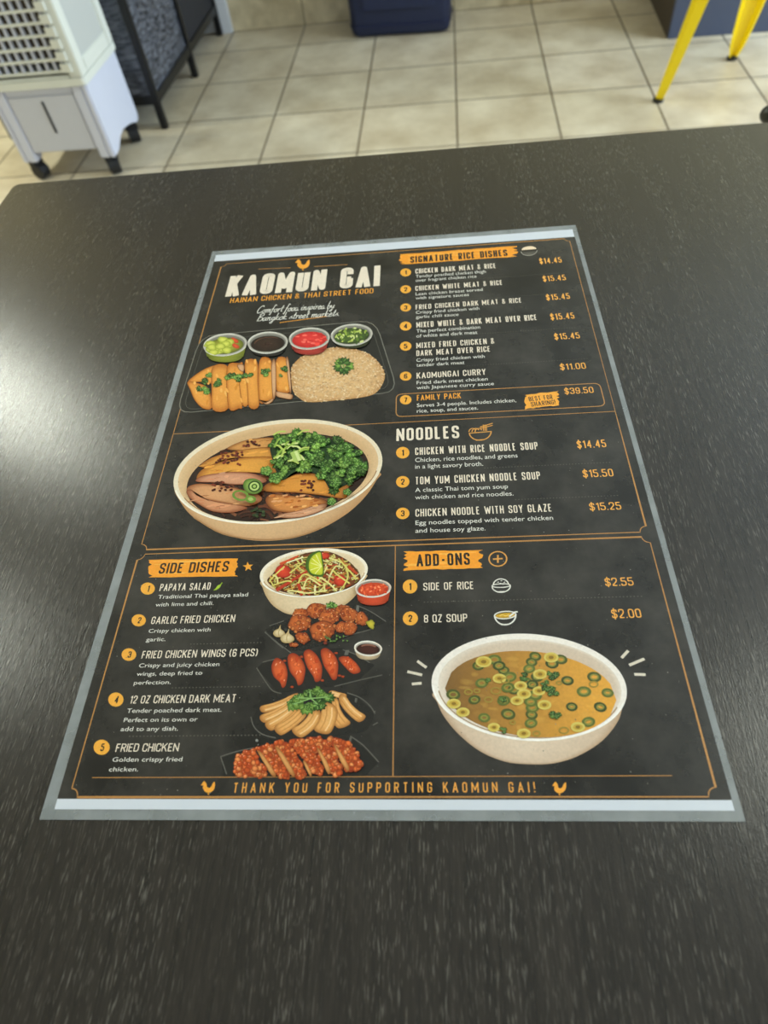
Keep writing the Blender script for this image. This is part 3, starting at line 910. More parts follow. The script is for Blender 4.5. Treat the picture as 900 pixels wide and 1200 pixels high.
entry(c8, '3', (62, 344), [('CHICKEN NOODLE WITH SOY GLAZE', 104, 355, 554, 339)], [('Egg noodles topped with tender chicken', 104, 382, 558, 368), ('and house soy glaze.', 104, 408, 335, 401)], ('$15.25', 679, 335, 783, 331), nc + 1, dc + .5, pc, SB)
SB = (34, 29)
nc, dc = 34, 19
entry(k1, '1', (342, 206), [('PAPAYA SALAD', 397, 218, 638, 217)], [('Traditional Thai papaya salad', 390, 255, 820, 250), ('with lime and chili.', 378, 292, 655, 290)], None, nc, dc, 0, SB)
entry(k1, '2', (299, 358), [('GARLIC FRIED CHICKEN', 356, 376, 756, 373)], [('Crispy chicken with', 345, 418, 641, 416), ('garlic.', 333, 459, 426, 458)], None, nc + 1, dc, 0, SB)
entry(k1, '3', (252, 522), [('FRIED CHICKEN WINGS (6 PCS)', 311, 541, 865, 537)], [('Crispy and juicy chicken', 299, 584, 683, 582), ('wings, deep fried to', 288, 624, 601, 623), ('perfection.', 275, 666, 451, 665)], None, nc + 2, dc + 1, 0, (35, 30))
entry(k2, '4', (275, 181), [('12 OZ CHICKEN DARK MEAT', 331, 198, 778, 195)], [('Tender poached dark meat.', 320, 237, 718, 237), ('Perfect on its own or', 307, 276, 617, 276), ('add to any dish.', 294, 314, 535, 315)], None, 33, 19, 0, (32, 30))
entry(k2, '5', (215, 382), [('FRIED CHICKEN', 272, 401, 537, 401)], [('Golden crispy fried', 259, 443, 553, 443), ('chicken.', 245, 484, 368, 485)], None, 34, 19.5, 0, (34, 32))
SB = (24, 23)
entry(k5, '1', (58, 163), [('SIDE OF RICE', 102, 176, 268, 171)], None, ('$2.55', 702, 162, 795, 158), 25, 0, 27, SB)
entry(k5, '2', (59, 268), [('8 OZ SOUP', 104, 282, 247, 278)], None, ('$2.00', 724, 268, 821, 264), 26, 0, 30, (25, 23))

# ---- footer
a = Art(Z_TEXT)
capline(a, full, 'THANK YOU FOR SUPPORTING KAOMUN GAI!', 273.2, 929.3, 627.5, 930.0, 11.6, ink('eba347'), t=.125, mode='track')
foot = a.build('footer_lettering', menu, 'orange thank you line along the bottom')
for hx, hy in ((244.2, 923.3), (655, 924)):
    a = Art(Z_TEXT); a.flat(hen(full, hx, hy, 16.5, 15), ORANGE)
    a.build('hen_emblem', foot, 'small orange hen beside the thank you line')

# ------------------------------------------------------------------ printed food pictures
def pleaf(a, cr, cx, cy, r, rot=0, tone=1.0, sy=.85):
    """one coriander leaf: three jagged fans meeting at the stalk"""
    g, g2 = random.choice((('6a9838', '28481a'), ('56842e', '223f16'), ('86ac48', '3a5b1f'), ('446e26', '1a3212')))
    r *= 1.4
    for k in random.sample((-1, 0, 1), 3):
        an = rot + k * 68 + random.uniform(-12, 12)
        L_ = r * (1.0 if k == 0 else .85)
        bx, by = cx - math.cos(R(an)) * L_ * .1, cy - math.sin(R(an)) * L_ * .1
        pts = [(bx, by)]
        for t in range(9):
            th = an - 48 + 12 * t
            rr = L_ * ((.98 if t % 2 == 0 else .76) if 0 < t < 8 else .6) * random.uniform(.92, 1.06)
            pts.append((bx + rr * math.cos(R(th)), by + rr * math.sin(R(th)) * sy))
        q = Q(cr, pts)
        a.puff(q, ink(g, tone * random.uniform(.9, 1.2)), ink(g2, tone), ctr=cr(bx + .5 * L_ * math.cos(R(an)), by + .5 * L_ * math.sin(R(an)) * sy), mid=.55)
        a.stroke([cr(bx, by), cr(bx + .7 * L_ * math.cos(R(an)), by + .7 * L_ * math.sin(R(an)) * sy)], .00025, ink('9abf6a', tone))
def sprig(a, cr, cx, cy, r, tone=1.0):
    for k in range(5):
        an = R(k * 72 + random.uniform(-12, 12))
        a.stroke(Q(cr, [(cx, cy), (cx + r * .5 * math.cos(an), cy + r * .45 * math.sin(an))]), .0005, ink('6a9a45', tone))
        pleaf(a, cr, cx + r * .24 * math.cos(an), cy + r * .2 * math.sin(an), r * .5, math.degrees(an), tone)
def crumbs(a, cr, region, n_, r0, r1, cols, dark, hi=None):
    for _ in range(n_):
        x, y = rand_in(region)
        r = random.uniform(r0, r1)
        c = random.choice(cols)
        a.puff(Q(cr, lump(x, y, r, r * .85, random.uniform(0, 180), 9, .15)), ink(c, random.uniform(.85, 1.15)), ink(dark), ctr=cr(x - r * .2, y - r * .25))
        if hi and random.random() < .5: a.flat(Q(cr, lump(x - r * .3, y - r * .35, r * .2, r * .15, 0, 6)), ink(hi))
def meat(a, cr, pts, c_in, c_edge, skin=None, sw=.0016):
    q = spline(pts, True, 4)
    a.puff(Q(cr, q), ink(c_in), ink(c_edge), mid=.72, c_mid=mixc(ink(c_in), ink(c_edge), .2))
    a.stroke(Q(cr, q), .0003, ink(c_edge, .6), closed=True)
    return q
def cup(name, parent, cr, cx, cy, rx, ry, depth, rot, col_top, col_edge, body, rim='b9b4a8', fill=None, label=None):
    a = Art(Z_ART, pile=True)
    # tapered clear cup below its rim
    bot = [(cx + rx * .98 * math.cos(t), cy + ry * .5 + (depth) * math.sin(t)) for t in [PI * k / 14 for k in range(15)]]
    side = [(cx - rx * .97, cy), (cx + rx * .97, cy), (cx + rx * .82, cy + depth * .75)] + [(cx + rx * .78 * math.cos(t), cy + depth * .72 + ry * .55 * math.sin(t)) for t in [PI * k / 10 for k in range(11)]] + [(cx - rx * .82, cy + depth * .75)]
    a.puff(Q(cr, side), ink(body), ink(body, .55))
    a.flat(Q(cr, ell(cx, cy, rx, ry, rot)), ink(rim))
    a.flat(Q(cr, ell(cx, cy + ry * .03, rx * .90, ry * .86, rot)), ink(rim, .42))
    q = ell(cx, cy + ry * .12, rx * .84, ry * .74, rot)
    a.puff(Q(cr, q), ink(col_top), ink(col_edge))
    if fill: fill(a, q)
    a.stroke(Q(cr, ell(cx, cy, rx * .97, ry * .95, rot, 24, 190, 300)), .0006, ink('e8e4da'))
    a.stroke(Q(cr, ell(cx, cy + 2, rx * .98, ry * .98, rot, 24, 20, 160)), .0005, ink('dcd8ce'))
    return a.build(name, parent, label)

# 1. chicken and rice in a clear tray
a = Art(Z_ART)
tray = rounded([(22, 385), (118, 82), (800, 20), (888, 300)], 60, True)
a.flat(Q(c6, tray), ink('24231f'))
a.stroke(Q(c6, tray), .0006, ink('77746a'), closed=True)
a.stroke(Q(c6, rounded([(48, 372), (132, 100), (784, 40), (862, 286)], 50, True)), .0004, ink('4c4a44'), closed=True)
tray_o = a.build('rice_plate_picture', menu, 'printed picture of sliced chicken and rice in a clear tray')
# rice mound
a = Art(Z_ART, pile=True)
rice = spline([(474, 205), (505, 168), (560, 142), (630, 128), (700, 130), (765, 148), (810, 182), (836, 228), (830, 265), (800, 305), (745, 322), (640, 334), (540, 340), (500, 322), (478, 295), (472, 250)], True, 5)
a.puff(Q(c6, rice), ink('e6bd86'), ink('bd8a55'), mid=.85)
for _ in range(1300):
    x, y = rand_in(rice)
    r = random.uniform(3.5, 5.5)
    c = random.choice(('eccb9c', 'e8c494', 'dfb684', 'f0d2a6', 'd6aa78', 'cfa06e'))
    a.flat(Q(c6, lump(x, y, r, r * .45, random.uniform(-70, 70), 7, .08)), ink(c, random.uniform(.85, 1.05)), z=a.z + (20 + _ % 260) * .7e-6)
a.build('rice_mound', tray_o, 'pale mound of rice')
a = Art(Z_ART, pile=True)
sprig(a, c6, 676, 200, 52)
a.build('garnish', tray_o, 'green coriander sprig on the rice')
# chicken slices
a = Art(Z_ART, pile=True)
ORC = ('e79a3e', 'c0701f')
for pts in (
    [(70, 262), (105, 230), (150, 205), (195, 196), (205, 225), (180, 260), (150, 268), (120, 262)],
    [(68, 262), (110, 268), (150, 290), (162, 362), (130, 366), (98, 336), (80, 296)],
    [(165, 205), (220, 198), (226, 260), (226, 366), (166, 370), (162, 290)],
    [(222, 205), (268, 190), (284, 200), (282, 350), (268, 366), (228, 362)],
    [(270, 250), (300, 240), (308, 340), (282, 352)],
    [(292, 184), (338, 182), (342, 260), (346, 356), (308, 360), (300, 280)],
    [(348, 180), (392, 176), (400, 250), (402, 326), (372, 344), (346, 330)],
    [(414, 176), (456, 174), (466, 240), (470, 296), (440, 306), (414, 290)],
):
    q = meat(a, c6, pts, 'eda146', 'b5651f')
    for _ in range(5):
        x, y = rand_in(q); a.flat(Q(c6, lump(x, y, random.uniform(5, 13), random.uniform(3, 6), random.uniform(60, 110), 8)), ink(random.choice(('f2b35c', 'd98a30', 'f0aa50'))))
for pts in ([(396, 188), (410, 182), (412, 300), (402, 330), (396, 260)], [(412, 300), (440, 304), (476, 312), (472, 330), (440, 326), (415, 318)], [(452, 176), (462, 180), (472, 290), (466, 296)], [(262, 196), (286, 196), (286, 222), (270, 215)], [(346, 332), (372, 344), (402, 326), (398, 340), (374, 350)]):
    meat(a, c6, pts, 'dba97c', '8c5530')
a.build('chicken_slices', tray_o, 'orange skinned chicken slices')
a = Art(Z_ART, pile=True)
for x, y, r in ((132, 262, 26), (128, 298, 32), (150, 236, 18), (190, 268, 30), (238, 240, 28), (268, 246, 26), (305, 236, 24), (366, 224, 26), (385, 218, 14), (448, 210, 24), (430, 236, 12)):
    for _ in range(4): pleaf(a, c6, x + random.uniform(-r, r) * .5, y + random.uniform(-r, r) * .35, r * .5, random.uniform(0, 360), random.choice((.7, 1, 1.1)))
a.build('garnish', tray_o, 'chopped green herbs on the chicken')
def fill_pickle(a, q):
    for _ in range(16):
        x, y = rand_in(q)
        if x < 232: a.puff(Q(c6, lump(x, y, 20, 13, 0, 12)), ink('dcdc62'), ink('8f9c2a'))
        else: a.puff(Q(c6, lump(x, y, 16, 9, 30, 12)), ink('e2572e'), ink('a83a1c'))
cup('sauce_cup', tray_o, c6, 215, 118, 86, 43, 64, -6, 'a8a83c', '5c6220', '8c9430', fill=fill_pickle, label='clear cup of yellow pickles')
cup('sauce_cup', tray_o, c6, 381, 110, 79, 42, 44, -4, '3a2419', '1c120c', '2a2622', label='clear cup of dark soy sauce', fill=lambda a, q: a.stroke(Q(c6, ell(381, 112, 52, 22, -6, 20, 190, 320)), .0008, ink('5a3a2a')))
def fill_red(a, q):
    for _ in range(26):
        x, y = rand_in(q); a.flat(Q(c6, lump(x, y, random.uniform(4, 12), random.uniform(2, 5), 0, 8)), ink(random.choice(('ef4a40', 'd02a28', 'f2685a'))))
cup('sauce_cup', tray_o, c6, 543, 94, 80, 42, 58, -4, 'e63a34', 'b8201f', 'b63a2e', fill=fill_red, label='clear cup of bright red sauce')
def fill_herb(a, q):
    for _ in range(70):
        x, y = rand_in(q); a.flat(Q(c6, lump(x, y, random.uniform(4, 9), random.uniform(2, 5), random.uniform(0, 180), 7)), ink(random.choice(('8fa83c', '5c7a28', 'b9c860', '3e5a20', 'cfd68a'))))
cup('sauce_cup', tray_o, c6, 708, 80, 82, 42, 42, -5, '50662a', '2c3a18', '3a4024', fill=fill_herb, label='clear cup of chopped green herbs')

# 2. noodle bowl
def bowl_body(a, cr, outline, top, bot, shade):
    a.puff(Q(cr, outline), ink(top), ink(bot), mid=.8)
a = Art(Z_ART)
outer = spline([(50, 300), (64, 340), (110, 400), (190, 452), (280, 484), (360, 496), (440, 494), (520, 480), (610, 446), (700, 392), (766, 330), (808, 268), (820, 240), (720, 220), (500, 220), (250, 240), (100, 270)], True, 5)
a.puff(Q(c7, outer), ink('d9b184'), ink('b98a5c'), ctr=c7(330, 430), mid=.82)
rim = ell(437, 236, 396, 192, -8, 72)
a.flat(Q(c7, rim), ink('e8d8bc'))
inner = ell(438, 236, 380, 178, -8, 72)
a.puff(Q(c7, inner), ink('c99f70'), ink('dcb98c'), mid=.9)
a.stroke(Q(c7, ell(437, 236, 392, 189, -8, 50, 30, 175)), .0011, ink('f6ecd9'))
a.stroke(Q(c7, ell(440, 238, 378, 178, -8, 50, 15, 165)), .0006, ink('a5784c'))
a.stroke(Q(c7, spline([(120, 408), (230, 470), (370, 492), (500, 482), (600, 448)], False)), .0008, ink('a87a4e'))
nb = a.build('noodle_bowl_picture', menu, 'printed picture of a cream bowl of dark noodles with chicken')
soup = ell(436, 258, 346, 160, -9, 60)
a = Art(Z_ART, pile=True)
a.puff(Q(c7, soup), ink('35190d'), ink('24110a'), mid=.85)
for _ in range(230):
    x, y = rand_in(soup)
    an = random.uniform(-.6, .4); L_ = random.uniform(30, 80)
    q = spline([(x, y), (x + L_ * .5 * math.cos(an), y + L_ * .5 * math.sin(an) - random.uniform(-8, 8)), (x + L_ * math.cos(an + .3), y + L_ * math.sin(an + .3))], False, 3)
    if all(inside(z, soup) for z in q): a.stroke(Q(c7, q), random.uniform(.0009, .0018), ink(random.choice(('4a2414', '6a3720', '2a130a', '7d4a30', '3a1a0e'))))
a.build('noodles', nb, 'dark glazed noodles')
a = Art(Z_ART, pile=True)
def slices(lst):
    for pts, c1, c2 in lst:
        q = meat(a, c7, pts, c1, c2)
        for _ in range(5):
            x, y = rand_in(q); a.flat(Q(c7, lump(x, y, random.uniform(8, 24), random.uniform(2, 5), -12, 9)), ink(c1, random.choice((.88, 1.1))))
        for _ in range(7):
            x, y = rand_in(q); L_ = random.uniform(15, 45)
            e = [(x, y), (x + L_ * .5, y - L_ * .12), (x + L_, y - L_ * .1)]
            if all(inside(z, q) for z in e): a.stroke(Q(c7, e), .0003, ink(c2, random.choice((1, 1.5, 2.2))))
slices([
    ([(246, 150), (320, 118), (420, 110), (440, 140), (380, 158), (300, 158)], 'd99a54', '8e5424'),
    ([(148, 210), (200, 180), (290, 158), (400, 145), (440, 160), (430, 182), (330, 182), (240, 190), (165, 222)], 'e09c44', '94541c'),
    ([(132, 258), (160, 225), (240, 196), (340, 182), (420, 184), (440, 215), (430, 245), (330, 240), (220, 244), (150, 272)], 'e6a144', 'a05c1c'),
    ([(130, 268), (160, 252), (250, 240), (340, 244), (390, 264), (380, 280), (280, 286), (200, 278), (140, 276)], 'd69a76', '9a5638'),
    ([(96, 300), (130, 284), (190, 286), (280, 300), (360, 322), (376, 345), (330, 366), (260, 360), (160, 340), (110, 330)], 'dba06e', '98542c'),
    ([(94, 312), (112, 306), (138, 330), (210, 352), (300, 366), (320, 376), (260, 392), (190, 386), (140, 360), (108, 338)], 'd39268', '8e4a2a'),
    ([(388, 290), (460, 256), (560, 244), (640, 262), (712, 282), (700, 300), (690, 338), (600, 326), (500, 316), (395, 312)], 'e2973c', '96521a'),
    ([(392, 340), (420, 322), (520, 332), (600, 340), (624, 356), (600, 380), (500, 392), (430, 386), (400, 366)], 'd88c48', '7e3f18'),
    ([(438, 400), (500, 388), (590, 362), (622, 362), (600, 386), (530, 408), (460, 412)], 'd9a27c', '8e5434'),
])
for _ in range(30):
    x = random.uniform(400, 600); y = random.uniform(326, 372); a.flat(Q(c7, lump(x, y, random.uniform(5, 14), random.uniform(2, 5), -10, 8)), ink(random.choice(('a8571f', 'efb066', 'c4702c', 'e0a06a'))))
a.build('chicken_slices', nb, 'orange and pink chicken slices')
a = Art(Z_ART, pile=True)
for (cx, cy, rx, ry, k) in ((250, 188, 50, 26, 26), (340, 132, 36, 10, 14), (545, 290, 28, 18, 18), (228, 294, 36, 18, 20), (265, 172, 40, 10, 10)):
    for _ in range(k):
        a.flat(Q(c7, lump(cx + random.uniform(-rx, rx), cy + random.uniform(-ry, ry), 6, 4.5, 0, 7)), ink(random.choice(('5a2412', '7e3620', '43180c'))))
for _ in range(16):
    x, y = random.uniform(340, 400), random.uniform(375, 412); a.flat(Q(c7, lump(x, y, 7, 5, 0, 7)), ink(random.choice(('1c2a14', '2c3a1c', '3a4a2a'))))
greens = spline([(410, 130), (470, 96), (560, 92), (640, 116), (700, 130), (745, 170), (770, 230), (745, 262), (690, 290), (640, 310), (610, 270), (560, 240), (500, 240), (450, 270), (420, 200)], True, 5)
a.puff(Q(c7, greens), ink('22421a'), ink('16280f'), mid=.9)
for _ in range(170):
    x, y = rand_in(greens); pleaf(a, c7, x, y, random.uniform(13, 24), random.uniform(0, 360), random.choice((.6, .9, 1.1, 1.35)))
for x, y, r in ((395, 240, 30), (430, 268, 34), (700, 320, 22), (640, 356, 24), (690, 210, 34), (655, 285, 32), (720, 240, 26)): sprig(a, c7, x, y, r)
for _ in range(22):
    x, y = random.uniform(415, 520), random.uniform(100, 205)
    an = random.uniform(-1.0, .6); L_ = random.uniform(20, 50)
    a.stroke(Q(c7, spline([(x, y), (x + L_ * .5 * math.cos(an), y + L_ * .5 * math.sin(an) - 6), (x + L_ * math.cos(an), y + L_ * math.sin(an))], False, 3)), .0013, ink(random.choice(('b7c860', '8faf45', 'cfd98a'))))
a.stroke(Q(c7, [(500, 168), (516, 205)]), .005, ink('a9c062')); a.stroke(Q(c7, [(506, 168), (521, 204)]), .0018, ink('cfdc90'))
a.build('garnish', nb, 'heap of green coriander leaves')
a = Art(Z_ART, pile=True)
a.puff(Q(c7, spline([(310, 300), (318, 276), (350, 270), (378, 284), (382, 310), (360, 328), (326, 324)])), ink('93b052'), ink('4c6a22'))
for r, c in ((24, '2e4a18'), (18, 'b8cc74'), (11, '3c5c1e'), (6, 'a3bb60')): a.flat(Q(c7, ell(352, 300, r, r * .9, -10, 24)), ink(c))
for cx, cy, r in ((338, 348, 16), (300, 334, 27)):
    a.stroke(Q(c7, ell(cx, cy, r, r * .62, 10, 22)), .0014, ink('6d8c36'), closed=True)
a.flat(Q(c7, ell(338, 348, 9, 7)), ink('a7bd66'))
a.build('scallion_curl', nb, 'pale green scallion curl')

# 3. papaya salad bowl
a = Art(Z_ART)
out = spline([(80, 235), (90, 270), (110, 320), (150, 375), (210, 415), (262, 430), (330, 432), (430, 425), (520, 400), (590, 360), (648, 300), (690, 225), (698, 195), (600, 190), (400, 190), (180, 205)], True, 5)
a.puff(Q(k3, out), ink('e3cba6'), ink('bf9f74'), ctr=k3(330, 370), mid=.82)
a.flat(Q(k3, ell(390, 184, 317, 142, -5, 64)), ink('f2e6d2'))
a.puff(Q(k3, ell(391, 186, 300, 128, -5, 64)), ink('d8bd94'), ink('ebd7b6'), mid=.92)
a.stroke(Q(k3, ell(390, 186, 300, 132, -5, 50, 10, 170)), .0005, ink('b8946a'))
a.stroke(Q(k3, ell(390, 184, 314, 139, -5, 50, 20, 165)), .0007, ink('faf3e6'))
ps = a.build('papaya_salad_picture', menu, 'printed picture of a bowl of shredded papaya salad')
sal = spline([(118, 235), (150, 190), (200, 130), (290, 85), (400, 60), (480, 62), (560, 95), (620, 140), (662, 200), (650, 240), (580, 280), (480, 305), (380, 318), (280, 310), (190, 290)], True, 5)
a = Art(Z_ART, pile=True)
a.puff(Q(k3, sal), ink('8a4a22'), ink('4a2a12'), mid=.9)
for _ in range(480):
    x, y = rand_in(sal)
    an = random.uniform(0, PI); L_ = random.uniform(25, 75)
    q = [(x - L_ * .5 * math.cos(an), y - L_ * .35 * math.sin(an)), (x + random.uniform(-6, 6), y + random.uniform(-5, 5)), (x + L_ * .5 * math.cos(an), y + L_ * .35 * math.sin(an))]
    if all(inside(z, sal) for z in q):
        a.stroke(Q(k3, spline(q, False, 3)), random.uniform(.0004, .0009), ink(random.choice(('e3d384', 'd8c86a', 'c9b860', 'b6702e', 'c9542a', 'a8401e', 'e9dfa4', '8a8a3a', 'd2a04a', '6a4a20'))))
a.build('papaya_shreds', ps, 'pale shreds of papaya and carrot')
a = Art(Z_ART, pile=True)
for pts in ([(165, 282), (350, 172), (356, 184), (180, 296)], [(290, 250), (310, 250), (330, 318), (312, 322)], [(405, 200), (420, 196), (434, 262), (420, 266)], [(190, 130), (300, 84), (304, 92), (196, 146)], [(596, 140), (650, 190), (642, 200), (590, 160)]):
    a.flat(Q(k3, pts), ink(random.choice(('d0502a', 'c24420', 'b83a1e'))))
for cx, cy, rx, ry in ((212, 180, 48, 38), (545, 232, 38, 34), (445, 88, 40, 20)):
    a.puff(Q(k3, lump(cx, cy, rx, ry, 0, 18, .06)), ink('dd4426'), ink('a32312'))
    a.flat(Q(k3, lump(cx - 8, cy - 12, rx * .3, ry * .16, -20, 8)), ink('ee8a62'))
for pts in ([(130, 240), (165, 200), (220, 150)], [(300, 250), (336, 196), (430, 240)], [(420, 210), (480, 250), (525, 295)], [(560, 275), (590, 210), (575, 140)], [(470, 150), (440, 205), (420, 230)], [(330, 280), (360, 220), (430, 262)], [(450, 250), (456, 300)], [(400, 260), (396, 312)], [(600, 175), (640, 225)], [(180, 250), (176, 215), (150, 200)], [(240, 290), (330, 300)], [(480, 100), (560, 130)], [(232, 130), (330, 96)], [(150, 262), (230, 236), (262, 240)], [(500, 170), (530, 200), (600, 250)], [(250, 190), (300, 150), (336, 120)], [(540, 110), (600, 180)], [(300, 300), (360, 306), (470, 290)], [(486, 200), (520, 150), (560, 160)]):
    a.stroke(Q(k3, spline(pts, False, 5)), .00085, ink(random.choice(('e8da8a', 'dccb68', 'efe6b0'))))
a.build('papaya_strips', ps, 'long strips and red tomato halves')
a = Art(Z_ART, pile=True)
lw_ = spline([(345, 160), (348, 110), (372, 78), (410, 60), (434, 64), (444, 110), (450, 170), (446, 208), (410, 210), (370, 196)], True, 5)
a.puff(Q(k3, lw_), ink('5c7a22'), ink('3a5a18'))
a.puff(Q(k3, spline([(362, 160), (366, 118), (390, 84), (428, 68), (436, 110), (444, 160), (440, 196), (405, 198), (376, 188)], True, 5)), ink('d6d438'), ink('a8b428'), mid=.8)
for e in ((372, 130), (380, 104), (404, 82), (370, 172), (398, 194)):
    a.stroke(Q(k3, [(436, 150), e]), .0005, ink('e8e88a'))
a.build('lime_wedge', ps, 'green lime wedge')
def fill_chili(a, q):
    for _ in range(40):
        x, y = rand_in(q); a.flat(Q(k3, lump(x, y, random.uniform(5, 14), random.uniform(3, 7), random.uniform(0, 180), 8)), ink(random.choice(('ef6a3a', 'd8431e', 'f58a5a', 'c2351a'))))
cup('sauce_cup', ps, k3, 738, 278, 106, 52, 100, -3, 'e5532a', 'b83a1a', 'd24a26', fill=fill_chili, rim='d8c4b2', label='clear cup of red chili sauce')

# 4. garlic fried chicken
def tray_lines(a, cr, polys, c='5f5c55'):
    for q in polys: a.stroke(Q(cr, spline(q, False, 4)), .00045, ink(c))
a = Art(Z_ART)
a.flat(Q(k3, [(105, 515), (240, 455), (640, 375), (820, 470), (560, 570), (330, 640), (230, 640)]), ink('201f1c'))
tray_lines(a, k3, [[(130, 495), (215, 466)], [(104, 530), (150, 575), (210, 625)], [(640, 375), (720, 410), (812, 470)], [(560, 560), (740, 512)]])
a.flat(Q(k3, [(640, 376), (656, 376), (652, 412), (636, 410)]), ink('6b6962'))
gf = a.build('garlic_chicken_picture', menu, 'printed picture of garlic fried chicken pieces on a dark tray')
a = Art(Z_ART, pile=True)
def nugget(cr, cx, cy, rx, ry, cols, dark, n_=22):
    q = lump(cx, cy, rx, ry, random.uniform(-20, 20), 22, .1)
    a.puff(Q(cr, q), ink(cols[0]), ink(dark), ctr=cr(cx - rx * .2, cy - ry * .25), mid=.75)
    for _ in range(n_):
        x, y = rand_in(q); r = random.uniform(.08, .22) * rx
        a.puff(Q(cr, lump(x, y, r, r * .8, random.uniform(0, 180), 9, .15)), ink(random.choice(cols), random.uniform(.8, 1.15)), ink(dark, 1.3))
    for _ in range(6):
        x, y = rand_in(q); a.flat(Q(cr, lump(x, y, rx * .07, ry * .05, 0, 6)), ink('f3b37c'))
FR = ('d0692e', 'bc5522', 'e2853f', 'ac481c'); FD = '5c2410'
for c in ((310, 430, 50, 36), (405, 405, 60, 44), (560, 405, 48, 34), (480, 440, 60, 46), (305, 480, 66, 52), (595, 430, 55, 45), (670, 455, 36, 42), (440, 525, 78, 58), (550, 505, 32, 34), (602, 510, 42, 42), (325, 567, 44, 30), (275, 608, 28, 12)):
    nugget(k3, *c, FR, FD)
a.build('chicken_pieces', gf, 'glazed brown fried chicken pieces')
a = Art(Z_ART, pile=True)
for cx, cy, r in ((188, 535, 34), (236, 565, 40)):
    a.puff(Q(k3, spline([(cx - r, cy + r * .3), (cx - r * .8, cy - r * .3), (cx - r * .1, cy - r * .65), (cx + r * .25, cy - r * 1.3), (cx + r * .3, cy - r * .6), (cx + r * .9, cy - r * .1), (cx + r, cy + r * .4), (cx + r * .4, cy + r * .8), (cx - r * .5, cy + r * .8)], True, 4)), ink('e2cfa4'), ink('a98c58'))
    a.stroke(Q(k3, spline([(cx + r * .2, cy - r * .7), (cx - r * .1, cy), (cx, cy + r * .7)], False)), .0005, ink('b89a68'))
a.build('garlic_bulb', gf, 'two pale garlic bulbs')
a = Art(Z_ART, pile=True)
for x, y, r in ((490, 375, 26), (470, 378, 18), (512, 380, 16)): pleaf(a, k3, x, y, r, 0)
for _ in range(14): pleaf(a, k3, random.uniform(440, 600), random.uniform(555, 590), 9, 0, .6)
a.puff(Q(k3, lump(724, 488, 26, 24, 0, 16, .3)), ink('cdbb3c'), ink('7e7a22'))
a.puff(Q(k3, lump(228, 520, 12, 11, 0, 12)), ink('3a3a34'), ink('24231f'))
a.puff(Q(k3, lump(458, 598, 12, 9, 0, 12)), ink('8a3a28'), ink('5a2014'))
a.build('garnish', gf, 'green herbs round the fried chicken')

# 5. glazed wings
a = Art(Z_ART)
a.flat(Q(k4, [(55, 218), (95, 182), (430, 105), (560, 100), (745, 200), (640, 300), (500, 325), (185, 362)]), ink('1f1e1b'))
tray_lines(a, k4, [[(90, 183), (160, 165)], [(55, 215), (110, 300), (150, 350), (200, 366)], [(510, 325), (640, 292), (790, 258)], [(560, 110), (640, 140), (718, 186)], [(104, 8), (180, 70), (256, 128)]])
a.flat(Q(k4, [(575, 112), (598, 112), (590, 142), (568, 140)]), ink('5f5d57'))
wg = a.build('wings_picture', menu, 'printed picture of red glazed chicken wings on a dark tray')
a = Art(Z_ART, pile=True)
def wing(pts):
    q = spline(pts, True, 5)
    a.puff(Q(k4, q), ink('e2652f'), ink('8a2810'), mid=.62)
    mx_, my_ = sum(z[0] for z in q) / len(q), sum(z[1] for z in q) / len(q)
    q = [(mx_ + (x - mx_) * .68, my_ + (y - my_) * .78) for x, y in q]
    for _ in range(9):
        x, y = rand_in(q); a.puff(Q(k4, lump(x, y, random.uniform(6, 12), random.uniform(8, 16), random.uniform(0, 40), 9)), ink(random.choice(('d9531f', 'ee7a40', 'c8441a'))), ink('b03c16'))
    for _ in range(4):
        x, y = rand_in(q); a.flat(Q(k4, lump(x, y, 3, 6, 20, 6)), ink('f6ab80'))
for pts in (
    [(142, 210), (160, 165), (185, 160), (220, 190), (236, 240), (232, 290), (222, 325), (205, 332), (190, 300), (155, 265)],
    [(236, 165), (250, 135), (280, 132), (315, 160), (340, 215), (335, 270), (322, 308), (298, 318), (285, 285), (250, 235)],
    [(330, 140), (345, 112), (372, 112), (410, 145), (436, 200), (438, 250), (428, 288), (400, 298), (385, 265), (350, 210)],
    [(430, 130), (440, 105), (470, 103), (512, 140), (532, 190), (530, 250), (522, 282), (500, 286), (480, 255), (448, 200)],
    [(536, 165), (560, 148), (600, 155), (640, 190), (662, 225), (655, 245), (615, 250), (575, 215)]): wing(pts)
for x, y in ((263, 328), (440, 290), (560, 268), (220, 175), (318, 152), (520, 130), (540, 262)): a.puff(Q(k4, lump(x, y, 12, 8, 0, 9)), ink('b5451e'), ink('5a1e0e'))
a.build('chicken_wings', wg, 'five red glazed wings')
cup('sauce_cup', wg, k4, 708, 102, 82, 43, 62, 4, '4a2016', '2c120c', 'cdb38e', rim='eee2d2', label='white cup of brown dipping sauce', fill=lambda a, q: a.stroke(Q(k4, ell(712, 100, 46, 18, 4, 20, 200, 330)), .0008, ink('8a5a48')))

